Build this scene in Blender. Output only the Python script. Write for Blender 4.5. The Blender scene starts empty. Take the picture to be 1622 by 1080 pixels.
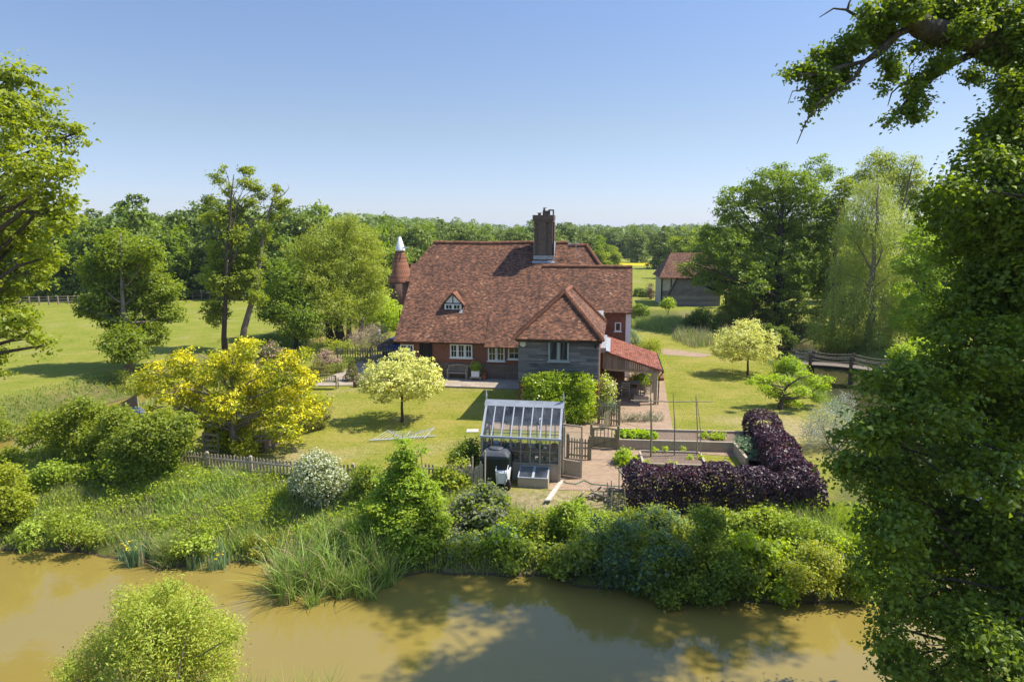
import bpy, math, random
import numpy as np
from mathutils import Vector, Matrix
R = math.radians
SC = bpy.context.scene
COL = SC.collection

# ------------------------------------------------------------------ camera, sky, sun
PITCH = R(9.09)
cam = bpy.data.cameras.new('camera'); cam.sensor_width = 36; cam.lens = 24.0
cam.clip_end = 9000; cam.clip_start = .1
co = bpy.data.objects.new('camera', cam); COL.objects.link(co)
co.location = (0, 0, 10); co.rotation_euler = (R(90) - PITCH, 0, 0); SC.camera = co
SUN_EL, SUN_AZ = R(55), R(10)           # azimuth from +X towards +Y
w = bpy.data.worlds.new('World'); SC.world = w; w.use_nodes = True
nt = w.node_tree; nt.nodes.clear()
sky = nt.nodes.new('ShaderNodeTexSky'); sky.sky_type = 'NISHITA'; sky.sun_disc = False
sky.sun_elevation = SUN_EL; sky.sun_rotation = R(90) - SUN_AZ
sky.altitude = 0; sky.air_density = 1.0; sky.dust_density = .25; sky.ozone_density = 3.5
bg = nt.nodes.new('ShaderNodeBackground'); bg.inputs[1].default_value = .15
wo = nt.nodes.new('ShaderNodeOutputWorld')
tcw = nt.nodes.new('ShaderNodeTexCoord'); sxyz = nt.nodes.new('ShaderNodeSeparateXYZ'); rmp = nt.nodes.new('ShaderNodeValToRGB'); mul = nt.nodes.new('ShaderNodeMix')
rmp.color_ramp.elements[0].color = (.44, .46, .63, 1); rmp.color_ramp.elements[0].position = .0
rmp.color_ramp.elements[1].color = (1.1, 1.08, 1.1, 1); rmp.color_ramp.elements[1].position = .46  # dims the low sky, lifts the unseen upper sky as added fill
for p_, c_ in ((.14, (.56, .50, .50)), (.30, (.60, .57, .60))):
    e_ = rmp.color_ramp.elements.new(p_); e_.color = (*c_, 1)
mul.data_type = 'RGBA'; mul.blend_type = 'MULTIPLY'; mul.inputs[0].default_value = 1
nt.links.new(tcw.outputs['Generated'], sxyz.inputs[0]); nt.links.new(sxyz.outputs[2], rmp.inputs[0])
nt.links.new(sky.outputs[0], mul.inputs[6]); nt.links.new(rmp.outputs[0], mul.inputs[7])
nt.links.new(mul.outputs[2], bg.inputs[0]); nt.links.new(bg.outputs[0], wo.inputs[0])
sl = bpy.data.lights.new('sun', 'SUN'); sl.energy = 4.4; sl.angle = R(.55); sl.color = (1, .93, .80)
so = bpy.data.objects.new('sun', sl); COL.objects.link(so)
sd = Vector((math.cos(SUN_EL) * math.cos(SUN_AZ), math.cos(SUN_EL) * math.sin(SUN_AZ), math.sin(SUN_EL)))
so.rotation_euler = sd.to_track_quat('Z', 'Y').to_euler(); so.location = (60, 10, 80)
SC.view_settings.view_transform = 'Standard'; SC.view_settings.look = 'None'
SC.view_settings.exposure = .84; SC.view_settings.gamma = 1
SC.render.engine = 'CYCLES'
SC.cycles.max_bounces = 8; SC.cycles.transparent_max_bounces = 12; SC.cycles.diffuse_bounces = 3
SC.cycles.transmission_bounces = 4; SC.cycles.caustics_reflective = False; SC.cycles.caustics_refractive = False

# ------------------------------------------------------------------ pixel <-> world helpers
FX = 1081.0
CP, SP = math.cos(PITCH), math.sin(PITCH)
def _ray(x, y):
    u = (x - 811) / FX; v = (540 - y) / FX
    return (u, CP + v * SP, -SP + v * CP)
def G(x, y, z=0.0):
    r = _ray(x, y); t = (z - 10) / r[2]
    return Vector((r[0] * t, r[1] * t, z))
def P(x, y, zc):
    r = _ray(x, y)
    return Vector((r[0] * zc, r[1] * zc, 10 + r[2] * zc))
TH = R(8.5)
ORG = Vector((0, 45.7, 0))
UX = Vector((math.cos(TH), -math.sin(TH), 0)); VX = Vector((math.sin(TH), math.cos(TH), 0))
def LW(x, y, z=0.0):
    return ORG + UX * x + VX * y + Vector((0, 0, z))

# ------------------------------------------------------------------ object helpers
def tag(o, label=None, cat=None, group=None, kind=None):
    if label: o['label'] = label
    if cat: o['category'] = cat
    if group: o['group'] = group
    if kind: o['kind'] = kind
    return o
def thing(name, label, cat, loc=(0, 0, 0), rz=0.0, group=None):
    o = bpy.data.objects.new(name, None); COL.objects.link(o)
    o.empty_display_size = .2
    o.location = loc; o.rotation_euler = (0, 0, rz)
    return tag(o, label, cat, group)
def copy_tree(o, parent=None):
    c = o.copy(); COL.objects.link(c); c.parent = parent
    for ch in list(o.children): copy_tree(ch, c)
    return c
def put(name, me, parent=None):
    o = bpy.data.objects.new(name, me); COL.objects.link(o)
    if parent: o.parent = parent
    return o

class MB:
    def __init__(s): s.v = []; s.f = []; s.m = []
    def poly(s, pts, m=0):
        b = len(s.v); s.v += [tuple(p) for p in pts]; s.f.append(tuple(range(b, b + len(pts)))); s.m.append(m); return s
    def hexa(s, b, t, m=0):
        k = len(s.v); n = len(b); s.v += [tuple(p) for p in b] + [tuple(p) for p in t]
        s.f.append(tuple(k + i for i in reversed(range(n)))); s.f.append(tuple(k + n + i for i in range(n)))
        for i in range(n):
            j = (i + 1) % n; s.f.append((k + i, k + j, k + n + j, k + n + i))
        s.m += [m] * (n + 2); return s
    def box(s, x0, x1, y0, y1, z0, z1, m=0):
        return s.hexa([(x0, y0, z0), (x1, y0, z0), (x1, y1, z0), (x0, y1, z0)],
                      [(x0, y0, z1), (x1, y0, z1), (x1, y1, z1), (x0, y1, z1)], m)
    def slab(s, pts, th, m=0):           # pts = top face, counter-clockwise seen from outside
        p = [Vector(q) for q in pts]
        n = (p[1] - p[0]).cross(p[2] - p[0]).normalized()
        return s.hexa([q - n * th for q in p], p, m)
    def bar(s, a, b, w, h, m=0, up=(0, 0, 1)):
        a = Vector(a); b = Vector(b); d = (b - a).normalized(); up = Vector(up)
        if abs(d.dot(up)) > .98: up = Vector((0, 1, 0))
        x = d.cross(up).normalized() * (w / 2); y = x.normalized().cross(d).normalized() * (h / 2)
        return s.hexa([a - x - y, a + x - y, a + x + y, a - x + y], [b - x - y, b + x - y, b + x + y, b - x + y], m)
    def tube(s, pts, rad, n=6, m=0):
        pts = [Vector(p) for p in pts]
        if not isinstance(rad, (list, tuple)): rad = [rad] * len(pts)
        k = len(s.v); ref = Vector((.31, .77, .55))
        for i, p in enumerate(pts):
            d = (pts[min(i + 1, len(pts) - 1)] - pts[max(i - 1, 0)])
            d = d.normalized() if d.length > 1e-9 else Vector((0, 0, 1))
            x = d.cross(ref)
            if x.length < .05: x = d.cross(Vector((1, 0, 0)))
            x.normalize(); y = d.cross(x)
            for j in range(n):
                a = 2 * math.pi * j / n
                s.v.append(tuple(p + (x * math.cos(a) + y * math.sin(a)) * rad[i]))
        for i in range(len(pts) - 1):
            for j in range(n):
                q = (j + 1) % n
                s.f.append((k + i * n + j, k + i * n + q, k + (i + 1) * n + q, k + (i + 1) * n + j)); s.m.append(m)
        s.f.append(tuple(k + j for j in reversed(range(n)))); s.m.append(m)
        e = k + (len(pts) - 1) * n
        s.f.append(tuple(e + j for j in range(n))); s.m.append(m)
        return s
    def lathe(s, prof, cx=0, cy=0, n=16, m=0):
        k = len(s.v)
        for r, z in prof:
            for j in range(n):
                a = 2 * math.pi * j / n; s.v.append((cx + r * math.cos(a), cy + r * math.sin(a), z))
        for i in range(len(prof) - 1):
            for j in range(n):
                q = (j + 1) % n
                s.f.append((k + i * n + j, k + i * n + q, k + (i + 1) * n + q, k + (i + 1) * n + j)); s.m.append(m)
        s.f.append(tuple(k + j for j in reversed(range(n)))); s.m.append(m)
        e = k + (len(prof) - 1) * n
        s.f.append(tuple(e + j for j in range(n))); s.m.append(m)
        return s
    def torus(s, c, ax, r, t, n=20, k=6, m=0):
        c = Vector(c); ax = Vector(ax).normalized(); x = ax.orthogonal().normalized(); y = ax.cross(x); b = len(s.v)
        for i in range(n):
            a = 2 * math.pi * i / n; d = x * math.cos(a) + y * math.sin(a)
            for j in range(k):
                q = 2 * math.pi * j / k
                s.v.append(tuple(c + d * (r + t * math.cos(q)) + ax * t * math.sin(q)))
        for i in range(n):
            for j in range(k):
                i2 = (i + 1) % n; j2 = (j + 1) % k
                s.f.append((b + i * k + j, b + i2 * k + j, b + i2 * k + j2, b + i * k + j2)); s.m.append(m)
        return s
    def build(s, name, mats, parent=None, smooth=False, bevel=0):
        me = bpy.data.meshes.new(name); me.from_pydata(s.v, [], s.f)
        if not isinstance(mats, (list, tuple)): mats = [mats]
        for q in mats: me.materials.append(q)
        me.polygons.foreach_set('material_index', s.m)
        if smooth: me.polygons.foreach_set('use_smooth', [True] * len(s.f))
        me.update()
        uv = me.uv_layers.new(name='UVMap'); dat = uv.data
        vs = me.vertices
        for p in me.polygons:
            n = p.normal
            u = Vector((-n.y, n.x, 0))
            u = u.normalized() if u.length > .02 else Vector((1, 0, 0))
            vv = n.cross(u)
            for li in p.loop_indices:
                q = vs[me.loops[li].vertex_index].co
                dat[li].uv = (q.dot(u), q.dot(vv))
        o = put(name, me, parent)
        if bevel:
            b = o.modifiers.new('bevel', 'BEVEL'); b.width = bevel; b.segments = 2; b.limit_method = 'ANGLE'
        return o

# ------------------------------------------------------------------ materials
MATS = {}
class NT:
    def __init__(s, name):
        s.mat = bpy.data.materials.new(name); s.mat.use_nodes = True
        s.t = s.mat.node_tree; s.b = s.t.nodes['Principled BSDF']; s.out = s.t.nodes['Material Output']
    def n(s, typ, **kw):
        q = s.t.nodes.new(typ)
        for k, v in kw.items(): setattr(q, k, v)
        return q
    def l(s, a, b): s.t.links.new(a, b)
    def val(s, sock, v):
        if hasattr(v, 'is_output'): s.l(v, sock)
        else: sock.default_value = v
    def math(s, op, a, b=0.0, c=None):
        q = s.n('ShaderNodeMath', operation=op); s.val(q.inputs[0], a); s.val(q.inputs[1], b)
        if c is not None: s.val(q.inputs[2], c)
        return q.outputs[0]
    def noise(s, vec, scale, detail=3, rough=.55, w=None):
        q = s.n('ShaderNodeTexNoise'); q.inputs['Scale'].default_value = scale; q.inputs['Detail'].default_value = detail
        q.inputs['Roughness'].default_value = rough
        if vec is not None: s.l(vec, q.inputs['Vector'])
        return q.outputs['Fac']
    def ramp(s, fac, stops, interp='LINEAR'):
        q = s.n('ShaderNodeValToRGB'); q.color_ramp.interpolation = interp
        e = q.color_ramp.elements
        while len(e) > 1: e.remove(e[-1])
        for i, (p, c) in enumerate(stops):
            el = e[0] if i == 0 else e.new(p)
            el.position = p; el.color = (c[0], c[1], c[2], 1)
        s.l(fac, q.inputs[0]); return q.outputs[0]
    def mix(s, fac, a, b, mode='MIX'):
        q = s.n('ShaderNodeMix', data_type='RGBA', blend_type=mode); q.clamp_factor = True
        s.val(q.inputs[0], fac)
        for sock, v in ((q.inputs[6], a), (q.inputs[7], b)):
            if isinstance(v, (tuple, list)): sock.default_value = (v[0], v[1], v[2], 1)
            else: s.l(v, sock)
        return q.outputs[2]
    def mapr(s, v, a, b, c, d):
        q = s.n('ShaderNodeMapRange'); s.l(v, q.inputs[0])
        for i, x in enumerate((a, b, c, d)): q.inputs[i + 1].default_value = x
        return q.outputs[0]
    def scale(s, vec, sc):
        q = s.n('ShaderNodeMapping'); q.inputs['Scale'].default_value = sc; s.l(vec, q.inputs[0]); return q.outputs[0]
    def bump(s, h, dist, strength=1.0):
        q = s.n('ShaderNodeBump'); q.inputs['Distance'].default_value = dist; q.inputs['Strength'].default_value = strength
        s.l(h, q.inputs['Height']); s.l(q.outputs[0], s.b.inputs['Normal'])
    def base(s, c):
        if isinstance(c, (tuple, list)): s.b.inputs['Base Color'].default_value = (c[0], c[1], c[2], 1)
        else: s.l(c, s.b.inputs['Base Color'])
    def rough(s, r): s.b.inputs['Roughness'].default_value = r
    def spec(s, r): s.b.inputs['Specular IOR Level'].default_value = r
    def obj(s): return s.n('ShaderNodeTexCoord').outputs['Object']
    def uv(s): return s.n('ShaderNodeTexCoord').outputs['UV']
    def pos(s): return s.n('ShaderNodeNewGeometry').outputs['Position']

def plain(name, col, rough=.6, var=.25, scale=6, spec=.4, metal=0, bump=0, stretch=(1, 1, 1)):
    m = NT(name); o = m.scale(m.obj(), stretch)
    f = m.noise(o, scale, 4)
    m.base(m.ramp(f, [(.25, [c * (1 - var) for c in col]), (.75, [min(1, c * (1 + var)) for c in col])]))
    m.rough(rough); m.spec(spec); m.b.inputs['Metallic'].default_value = metal
    if bump: m.bump(f, bump)
    return m.mat
def tiles(name, tw=.165, th=.10, tones=None, dark=.5):
    m = NT(name); uv = m.uv(); sp = m.n('ShaderNodeSeparateXYZ'); m.l(uv, sp.inputs[0])
    wob = m.noise(m.scale(uv, (1, 1, 1)), 1.3, 2)
    vv = m.math('ADD', m.math('DIVIDE', sp.outputs[1], th), m.math('MULTIPLY', wob, .22))
    row = m.math('FLOOR', vv); fr = m.math('SUBTRACT', vv, row)
    off = m.math('MULTIPLY', m.math('MODULO', row, 2.0), .5)
    uu = m.math('ADD', m.math('DIVIDE', sp.outputs[0], tw), off)
    colm = m.math('FLOOR', uu); fu = m.math('SUBTRACT', uu, colm)
    cb = m.n('ShaderNodeCombineXYZ'); m.l(colm, cb.inputs[0]); m.l(row, cb.inputs[1])
    wn = m.n('ShaderNodeTexWhiteNoise', noise_dimensions='2D'); m.l(cb.outputs[0], wn.inputs['Vector'])
    big = m.noise(uv, .55, 5, .6)
    mid = m.noise(m.scale(uv, (.7, 2.4, 1)), 2.6, 4, .65)
    f = m.math('ADD', m.math('MULTIPLY', wn.outputs[0], .72), m.math('ADD', m.math('MULTIPLY', m.math('SUBTRACT', big, .5), .75), m.math('MULTIPLY', m.math('SUBTRACT', mid, .3), .55)))
    t = tones or [(.0, (.034, .020, .015)), (.22, (.082, .040, .026)), (.45, (.128, .063, .039)), (.66, (.180, .082, .048)), (.82, (.255, .112, .060)), (.93, (.34, .20, .12)), (1.0, (.46, .36, .26))]
    c = m.ramp(f, t)
    # lichen and moss specks
    li = m.noise(uv, 9, 3, .7); c = m.mix(m.mapr(li, .66, .74, 0, .55), c, (.30, .25, .17))
    st = m.noise(m.scale(uv, (2.4, .22, 1)), 1.6, 4, .6); c = m.mix(m.mapr(st, .52, .72, 0, .55), c, (.062, .040, .030))
    ms = m.noise(uv, 1.7, 5, .7); c = m.mix(m.mapr(ms, .62, .74, 0, .5), c, (.115, .095, .055))
    edge = m.math('LESS_THAN', fr, .13); gap = m.math('LESS_THAN', fu, .07)
    c = m.mix(m.math('MULTIPLY', m.math('MAXIMUM', edge, m.math('MULTIPLY', gap, .7)), .62), c, (.028, .016, .013))
    m.base(c); m.rough(.85); m.spec(.2)
    h = m.math('ADD', m.math('SUBTRACT', 1.0, fr), m.math('MULTIPLY', wn.outputs[0], .6))
    m.bump(h, .03, .9)
    return m.mat
def brick(name, c1, c2, mortar, w=.225, h=.075, ms=.010, patch=.3):
    m = NT(name); uv = m.uv(); q = m.n('ShaderNodeTexBrick'); m.l(uv, q.inputs[0])
    for k, v in (('Scale', 1), ('Brick Width', w), ('Row Height', h), ('Mortar Size', ms), ('Bias', -.1)): q.inputs[k].default_value = v
    for k, v in (('Color1', c1), ('Color2', c2), ('Mortar', mortar)): q.inputs[k].default_value = (*v, 1)
    f = m.noise(uv, .9, 5, .65); f2 = m.noise(uv, 8, 2)
    c = m.mix(m.mapr(f, .35, .7, 0, patch), q.outputs[0], (.10, .075, .06))
    c = m.mix(.5, c, m.ramp(f2, [(.3, (.3, .3, .3)), (.7, (.75, .72, .7))]), 'OVERLAY')
    m.base(c); m.rough(.88); m.spec(.2); m.bump(m.math('SUBTRACT', 1.0, q.outputs[1]), .012); return m.mat
def wood(name, c1, c2, scale=(1, 1, 1), n=5, rough=.85):
    m = NT(name); o = m.obj(); f = m.noise(m.scale(o, scale), n, 5, .65); g = m.noise(o, 1.2, 3)
    rp = m.n('ShaderNodeNewGeometry').outputs['Random Per Island']
    t = m.math('ADD', m.math('MULTIPLY', f, .6), m.math('ADD', m.math('MULTIPLY', g, .3), m.math('MULTIPLY', rp, .25)))
    m.base(m.ramp(t, [(.3, c1), (.8, c2)])); m.rough(rough); m.spec(.2); m.bump(f, .01); return m.mat
def leafmat(name, c1, c2, trans=.46, rough=.5, spec=.35, patch=.35, pscale=.6, sheen=None):
    m = NT(name); g = m.n('ShaderNodeNewGeometry'); rp = g.outputs['Random Per Island']
    oi = m.n('ShaderNodeObjectInfo').outputs['Random']
    f = m.noise(g.outputs['Position'], pscale, 3)
    t = m.math('ADD', m.math('MULTIPLY', rp, .55), m.math('MULTIPLY', m.math('SUBTRACT', f, .5), 1.6 * patch / .35 * .5))
    t = m.math('ADD', t, m.math('MULTIPLY', oi, .35))
    c = m.mix(t, c1, c2)
    m.base(c); m.rough(rough); m.spec(spec)
    tr = m.n('ShaderNodeBsdfTranslucent')
    hs = m.n('ShaderNodeHueSaturation'); hs.inputs['Value'].default_value = 1.5; hs.inputs['Saturation'].default_value = 1.12; hs.inputs['Hue'].default_value = .49
    m.l(c, hs.inputs['Color']); m.l(hs.outputs[0], tr.inputs[0])
    mx = m.n('ShaderNodeMixShader'); mx.inputs[0].default_value = trans
    m.l(m.b.outputs[0], mx.inputs[1]); m.l(tr.outputs[0], mx.inputs[2]); m.l(mx.outputs[0], m.out.inputs[0])
    return m.mat

M = {}
M['tile'] = tiles('clay_tile')
M['tile_red'] = tiles('red_clay_tile', .2, .14, [(0, (.11, .04, .028)), (.3, (.20, .068, .042)), (.6, (.28, .092, .055)), (.85, (.34, .135, .085)), (1, (.40, .22, .16))])
M['tile_kiln'] = tiles('kiln_tile', .17, .11, [(0, (.10, .05, .035)), (.35, (.2, .085, .05)), (.65, (.30, .12, .065)), (.9, (.4, .19, .11)), (1, (.45, .28, .2))])
M['ridge'] = plain('ridge_tile', (.23, .105, .062), .85, .45, 5, .2)
M['brick'] = brick('red_brick', (.30, .085, .045), (.20, .055, .035), (.26, .2, .15))
M['brick_brown'] = brick('brown_brick', (.17, .075, .05), (.10, .05, .04), (.16, .125, .10), patch=.4)
M['brick_dark'] = brick('chimney_brick', (.165, .112, .09), (.115, .082, .07), (.16, .14, .12), patch=.4)
M['plinth'] = brick('stone_plinth', (.20, .15, .12), (.14, .11, .09), (.2, .17, .14), .35, .16, .014)
M['board'] = wood('weathered_board', (.045, .044, .044), (.27, .255, .24), (.35, 1, 7), 4)
M['board_v'] = wood('grey_plank', (.13, .10, .085), (.30, .25, .215), (9, 9, .5), 3)
M['oak'] = wood('weathered_oak', (.24, .19, .14), (.48, .40, .30), (4, 4, 4), 3)
M['oakgreen'] = wood('green_stained_oak', (.13, .115, .06), (.30, .27, .17), (4, 4, 4), 3)
M['barnboard'] = wood('barn_board', (.07, .06, .05), (.27, .24, .21), (.4, 1, 5), 3)
M['darkwood'] = wood('dark_timber', (.012, .011, .01), (.035, .03, .028), (3, 3, 3), 3)
M['white'] = plain('white_paint', (.74, .75, .75), .5, .06, 5)
M['cream'] = plain('cream_plaster', (.40, .37, .30), .85, .15, 2)
M['grey_paint'] = plain('grey_green_paint', (.30, .34, .34), .5, .1, 5)
M['lead'] = plain('lead_sheet', (.29, .31, .34), .5, .2, 4, .5)
M['black'] = plain('black_plastic', (.012, .013, .014), .45, .2, 5)
M['alu'] = plain('painted_frame', (.38, .40, .43), .42, .12, 3, .5)
M['steel'] = plain('galvanised_tube', (.62, .64, .66), .35, .1, 8, .5, .5)
M['tank'] = plain('dark_green_plastic', (.010, .016, .014), .5, .3, 3)
M['tanktop'] = plain('grey_plastic_top', (.06, .066, .075), .55, .35, 4)
M['red'] = plain('red_rim', (.30, .03, .02), .5, .2, 9)
M['hose'] = plain('green_hose', (.015, .16, .11), .45, .2, 9)
M['terracotta'] = plain('terracotta', (.36, .13, .06), .8, .25, 9)
M['orange'] = plain('orange_petals', (.75, .22, .01), .7, .2, 30)
M['yellow'] = plain('yellow_petals', (.70, .58, .03), .7, .2, 30)
M['blue'] = plain('blue_car_paint', (.03, .10, .34), .22, .1, 2, .6)
M['bluetarp'] = plain('blue_plastic', (.015, .035, .09), .45, .3, 6)
M['wicker'] = plain('woven_wicker', (.26, .17, .11), .85, .35, 26, bump=.03)
M['soil'] = plain('bed_soil', (.185, .135, .10), .95, .3, 14, .1, bump=.05)
M['straw'] = plain('dry_spoil', (.33, .25, .15), .95, .4, 9, .1, bump=.06)
M['bark'] = plain('bark', (.085, .068, .052), .92, .5, 5, .15, bump=.05, stretch=(3, 3, .6))
M['bark_pale'] = plain('pale_bark', (.20, .165, .13), .92, .45, 5, .15, bump=.05, stretch=(3, 3, .6))
M['bark_dark'] = plain('dark_bark', (.045, .038, .030), .92, .5, 5, .15, bump=.05, stretch=(3, 3, .6))
M['twig'] = plain('dry_twig', (.27, .22, .16), .9, .3, 9)
M['stone'] = plain('pale_stone', (.46, .42, .36), .9, .2, 6, .2)
M['rubber'] = plain('tyre_rubber', (.02, .02, .02), .8, .2, 9)
M['curtain'] = plain('pale_box', (.55, .55, .5), .8, .2, 9)
def mk_glass(name, col=(.018, .022, .026), rough=.04):
    m = NT(name); m.base(col); m.rough(rough); m.spec(.6); return m.mat
M['pane'] = mk_glass('window_glass')
def mk_clear(name):
    m = NT(name); m.t.nodes.remove(m.b)
    tr = m.n('ShaderNodeBsdfTransparent'); tr.inputs[0].default_value = (.93, .95, .96, 1)
    gl = m.n('ShaderNodeBsdfGlossy'); gl.inputs[1].default_value = .06
    df = m.n('ShaderNodeBsdfDiffuse'); df.inputs[0].default_value = (.5, .55, .62, 1)
    a = m.n('ShaderNodeMixShader'); fr = m.n('ShaderNodeFresnel'); fr.inputs[0].default_value = 1.5
    m.l(fr.outputs[0], a.inputs[0]); m.l(tr.outputs[0], a.inputs[1]); m.l(gl.outputs[0], a.inputs[2])
    f = m.noise(m.obj(), 1.6, 4); dirt = m.mapr(f, .35, .7, .02, .13)
    b = m.n('ShaderNodeMixShader'); m.l(dirt, b.inputs[0]); m.l(a.outputs[0], b.inputs[1]); m.l(df.outputs[0], b.inputs[2])
    m.l(b.outputs[0], m.out.inputs[0]); return m.mat
M['clear'] = mk_clear('dusty_clear_glass')
def mk_water(name, c1, c2):
    m = NT(name); p = m.pos()
    f = m.noise(p, .12, 3)
    m.base(m.ramp(f, [(.3, c1), (.7, c2)])); m.rough(.06); m.spec(.5); m.b.inputs['IOR'].default_value = 1.42
    h = m.math('ADD', m.noise(m.scale(p, (1, 1.6, 1)), 1.1, 2), m.math('MULTIPLY', m.noise(m.scale(p, (1, 2.2, 1)), 6, 3), .12)); m.bump(h, .02, .4); return m.mat
M['water'] = mk_water('muddy_water', (.212, .160, .036), (.232, .176, .044)); M['moat'] = mk_water('dark_moat_water', (.045, .042, .018), (.075, .066, .028))  # moat: same water, base darkened to stand in for tree reflections
def mk_paving(name, w=.22, h=.11, tint=(.36, .24, .17)):
    m = NT(name); uv = m.uv(); q = m.n('ShaderNodeTexBrick'); m.l(uv, q.inputs[0])
    for k, v in (('Scale', 1), ('Brick Width', w), ('Row Height', h), ('Mortar Size', .008), ('Bias', 0)): q.inputs[k].default_value = v
    a = tint; q.inputs['Color1'].default_value = (*[c * 1.1 for c in a], 1); q.inputs['Color2'].default_value = (*[c * .75 for c in a], 1); q.inputs['Mortar'].default_value = (.16, .12, .075, 1)
    f = m.noise(uv, 1.1, 6, .7); c = m.mix(m.mapr(f, .4, .7, 0, .6), q.outputs[0], (.34, .27, .16))
    f2 = m.noise(uv, 3.1, 5, .7); c = m.mix(m.mapr(f2, .58, .68, 0, .5), c, (.13, .16, .04))
    m.base(c); m.rough(.9); m.spec(.15); m.bump(f2, .01); return m.mat
M['paving'] = mk_paving('brick_paving'); M['flag'] = mk_paving('stone_flags', .6, .45, (.36, .30, .25))

LF = {}
LG = 1.9
def lf(k, a, b, **kw):
    g = LG if k not in ('copper', 'copperred', 'yellow', 'cream', 'varieg', 'silver', 'beige', 'pink', 'rose', 'dead', 'lettuce') else 1.1
    y = (1.30, 1.0, 1.05) if g == LG and k not in ('bluegreen', 'iris', 'lavender', 'willow', 'goldgreen', 'grass', 'reed', 'grasslime', 'yellowgreen', 'boxgold') else ((1.0, .92, 1.25) if g == LG else (1, 1, 1))
    LF[k] = leafmat(k + '_leaf', [min(.85, c * g * s) for c, s in zip(a, y)], [min(.85, c * g * s) for c, s in zip(b, y)], **kw)
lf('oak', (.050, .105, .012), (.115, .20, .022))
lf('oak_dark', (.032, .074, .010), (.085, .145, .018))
lf('ash', (.065, .125, .014), (.155, .225, .025))
lf('wood', (.040, .088, .016), (.105, .165, .024), trans=.25)
lf('willow', (.135, .20, .028), (.25, .285, .055), trans=.4)
lf('goldgreen', (.12, .18, .018), (.27, .29, .03))
lf('bright', (.10, .20, .018), (.20, .31, .03))
lf('yellow', (.50, .48, .012), (.74, .67, .03), trans=.3)
lf('yellowgreen', (.09, .145, .010), (.23, .26, .018))
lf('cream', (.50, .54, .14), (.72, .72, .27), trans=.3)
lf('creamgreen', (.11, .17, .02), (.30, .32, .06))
lf('box', (.06, .10, .014), (.15, .185, .025))
lf('boxgold', (.085, .10, .018), (.16, .165, .03))
lf('laurel', (.07, .155, .012), (.19, .30, .02), rough=.35, spec=.5)
lf('copper', (.022, .011, .017), (.085, .042, .060), trans=.12, rough=.45, spec=.4)
lf('copperred', (.12, .018, .02), (.2, .04, .03), trans=.3)
lf('bramble', (.055, .110, .014), (.145, .215, .028))
lf('bluegreen', (.060, .11, .040), (.13, .19, .075))
lf('varieg', (.30, .36, .20), (.60, .62, .42), trans=.15)
lf('grass', (.085, .135, .024), (.19, .235, .05), trans=.3, spec=.2)
lf('grasslime', (.13, .20, .018), (.24, .31, .035), trans=.3, spec=.2)
lf('reed', (.10, .18, .025), (.22, .29, .05), trans=.3)
lf('iris', (.07, .15, .06), (.15, .24, .10), trans=.25)
lf('silver', (.24, .28, .20), (.44, .47, .37), trans=.15)
lf('beige', (.30, .225, .14), (.47, .38, .26), trans=.15)
lf('pink', (.40, .26, .19), (.52, .37, .27), trans=.15)
lf('lettuce', (.25, .38, .02), (.45, .55, .04))
lf('lavender', (.075, .105, .04), (.17, .19, .095))
lf('rose', (.62, .55, .25), (.8, .74, .5), trans=.15)
lf('dead', (.26, .18, .11), (.40, .30, .2), trans=.1)

# ------------------------------------------------------------------ leaf meshes
def quadmesh(name, V, mats, parent, mi=None, k=4):
    n = len(V); me = bpy.data.meshes.new(name)
    me.vertices.add(n * k); me.vertices.foreach_set('co', V.reshape(-1).astype(np.float32))
    me.loops.add(n * k); me.loops.foreach_set('vertex_index', np.arange(n * k, dtype=np.int32))
    me.polygons.add(n); me.polygons.foreach_set('loop_start', np.arange(0, n * k, k, dtype=np.int32))
    try: me.polygons.foreach_set('loop_total', np.full(n, k, dtype=np.int32))
    except Exception: pass
    if not isinstance(mats, (list, tuple)): mats = [mats]
    for q in mats: me.materials.append(q)
    if mi is not None: me.polygons.foreach_set('material_index', mi.astype(np.int32))
    me.update(calc_edges=True)
    return put(name, me, parent)
def unit(a): return a / np.maximum(np.linalg.norm(a, axis=1, keepdims=True), 1e-9)
def leaf_quads(rng, Pt, N, size, aspect=.62, fold=.18, droop=0.0, var=.35):
    n = len(Pt)
    T = rng.normal(size=(n, 3)); T[:, 2] -= droop * 2.5
    T = T - N * (T * N).sum(1, keepdims=True); T = unit(T); B = np.cross(N, T)
    s = size * (1 + var * rng.uniform(-1, 1, (n, 1)))
    V = np.empty((n, 4, 3))
    V[:, 0] = Pt - T * s * .5; V[:, 2] = Pt + T * s * .5 - N * s * fold * .6
    V[:, 1] = Pt + B * s * aspect * .5 + N * s * fold; V[:, 3] = Pt - B * s * aspect * .5 + N * s * fold
    return V
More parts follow.
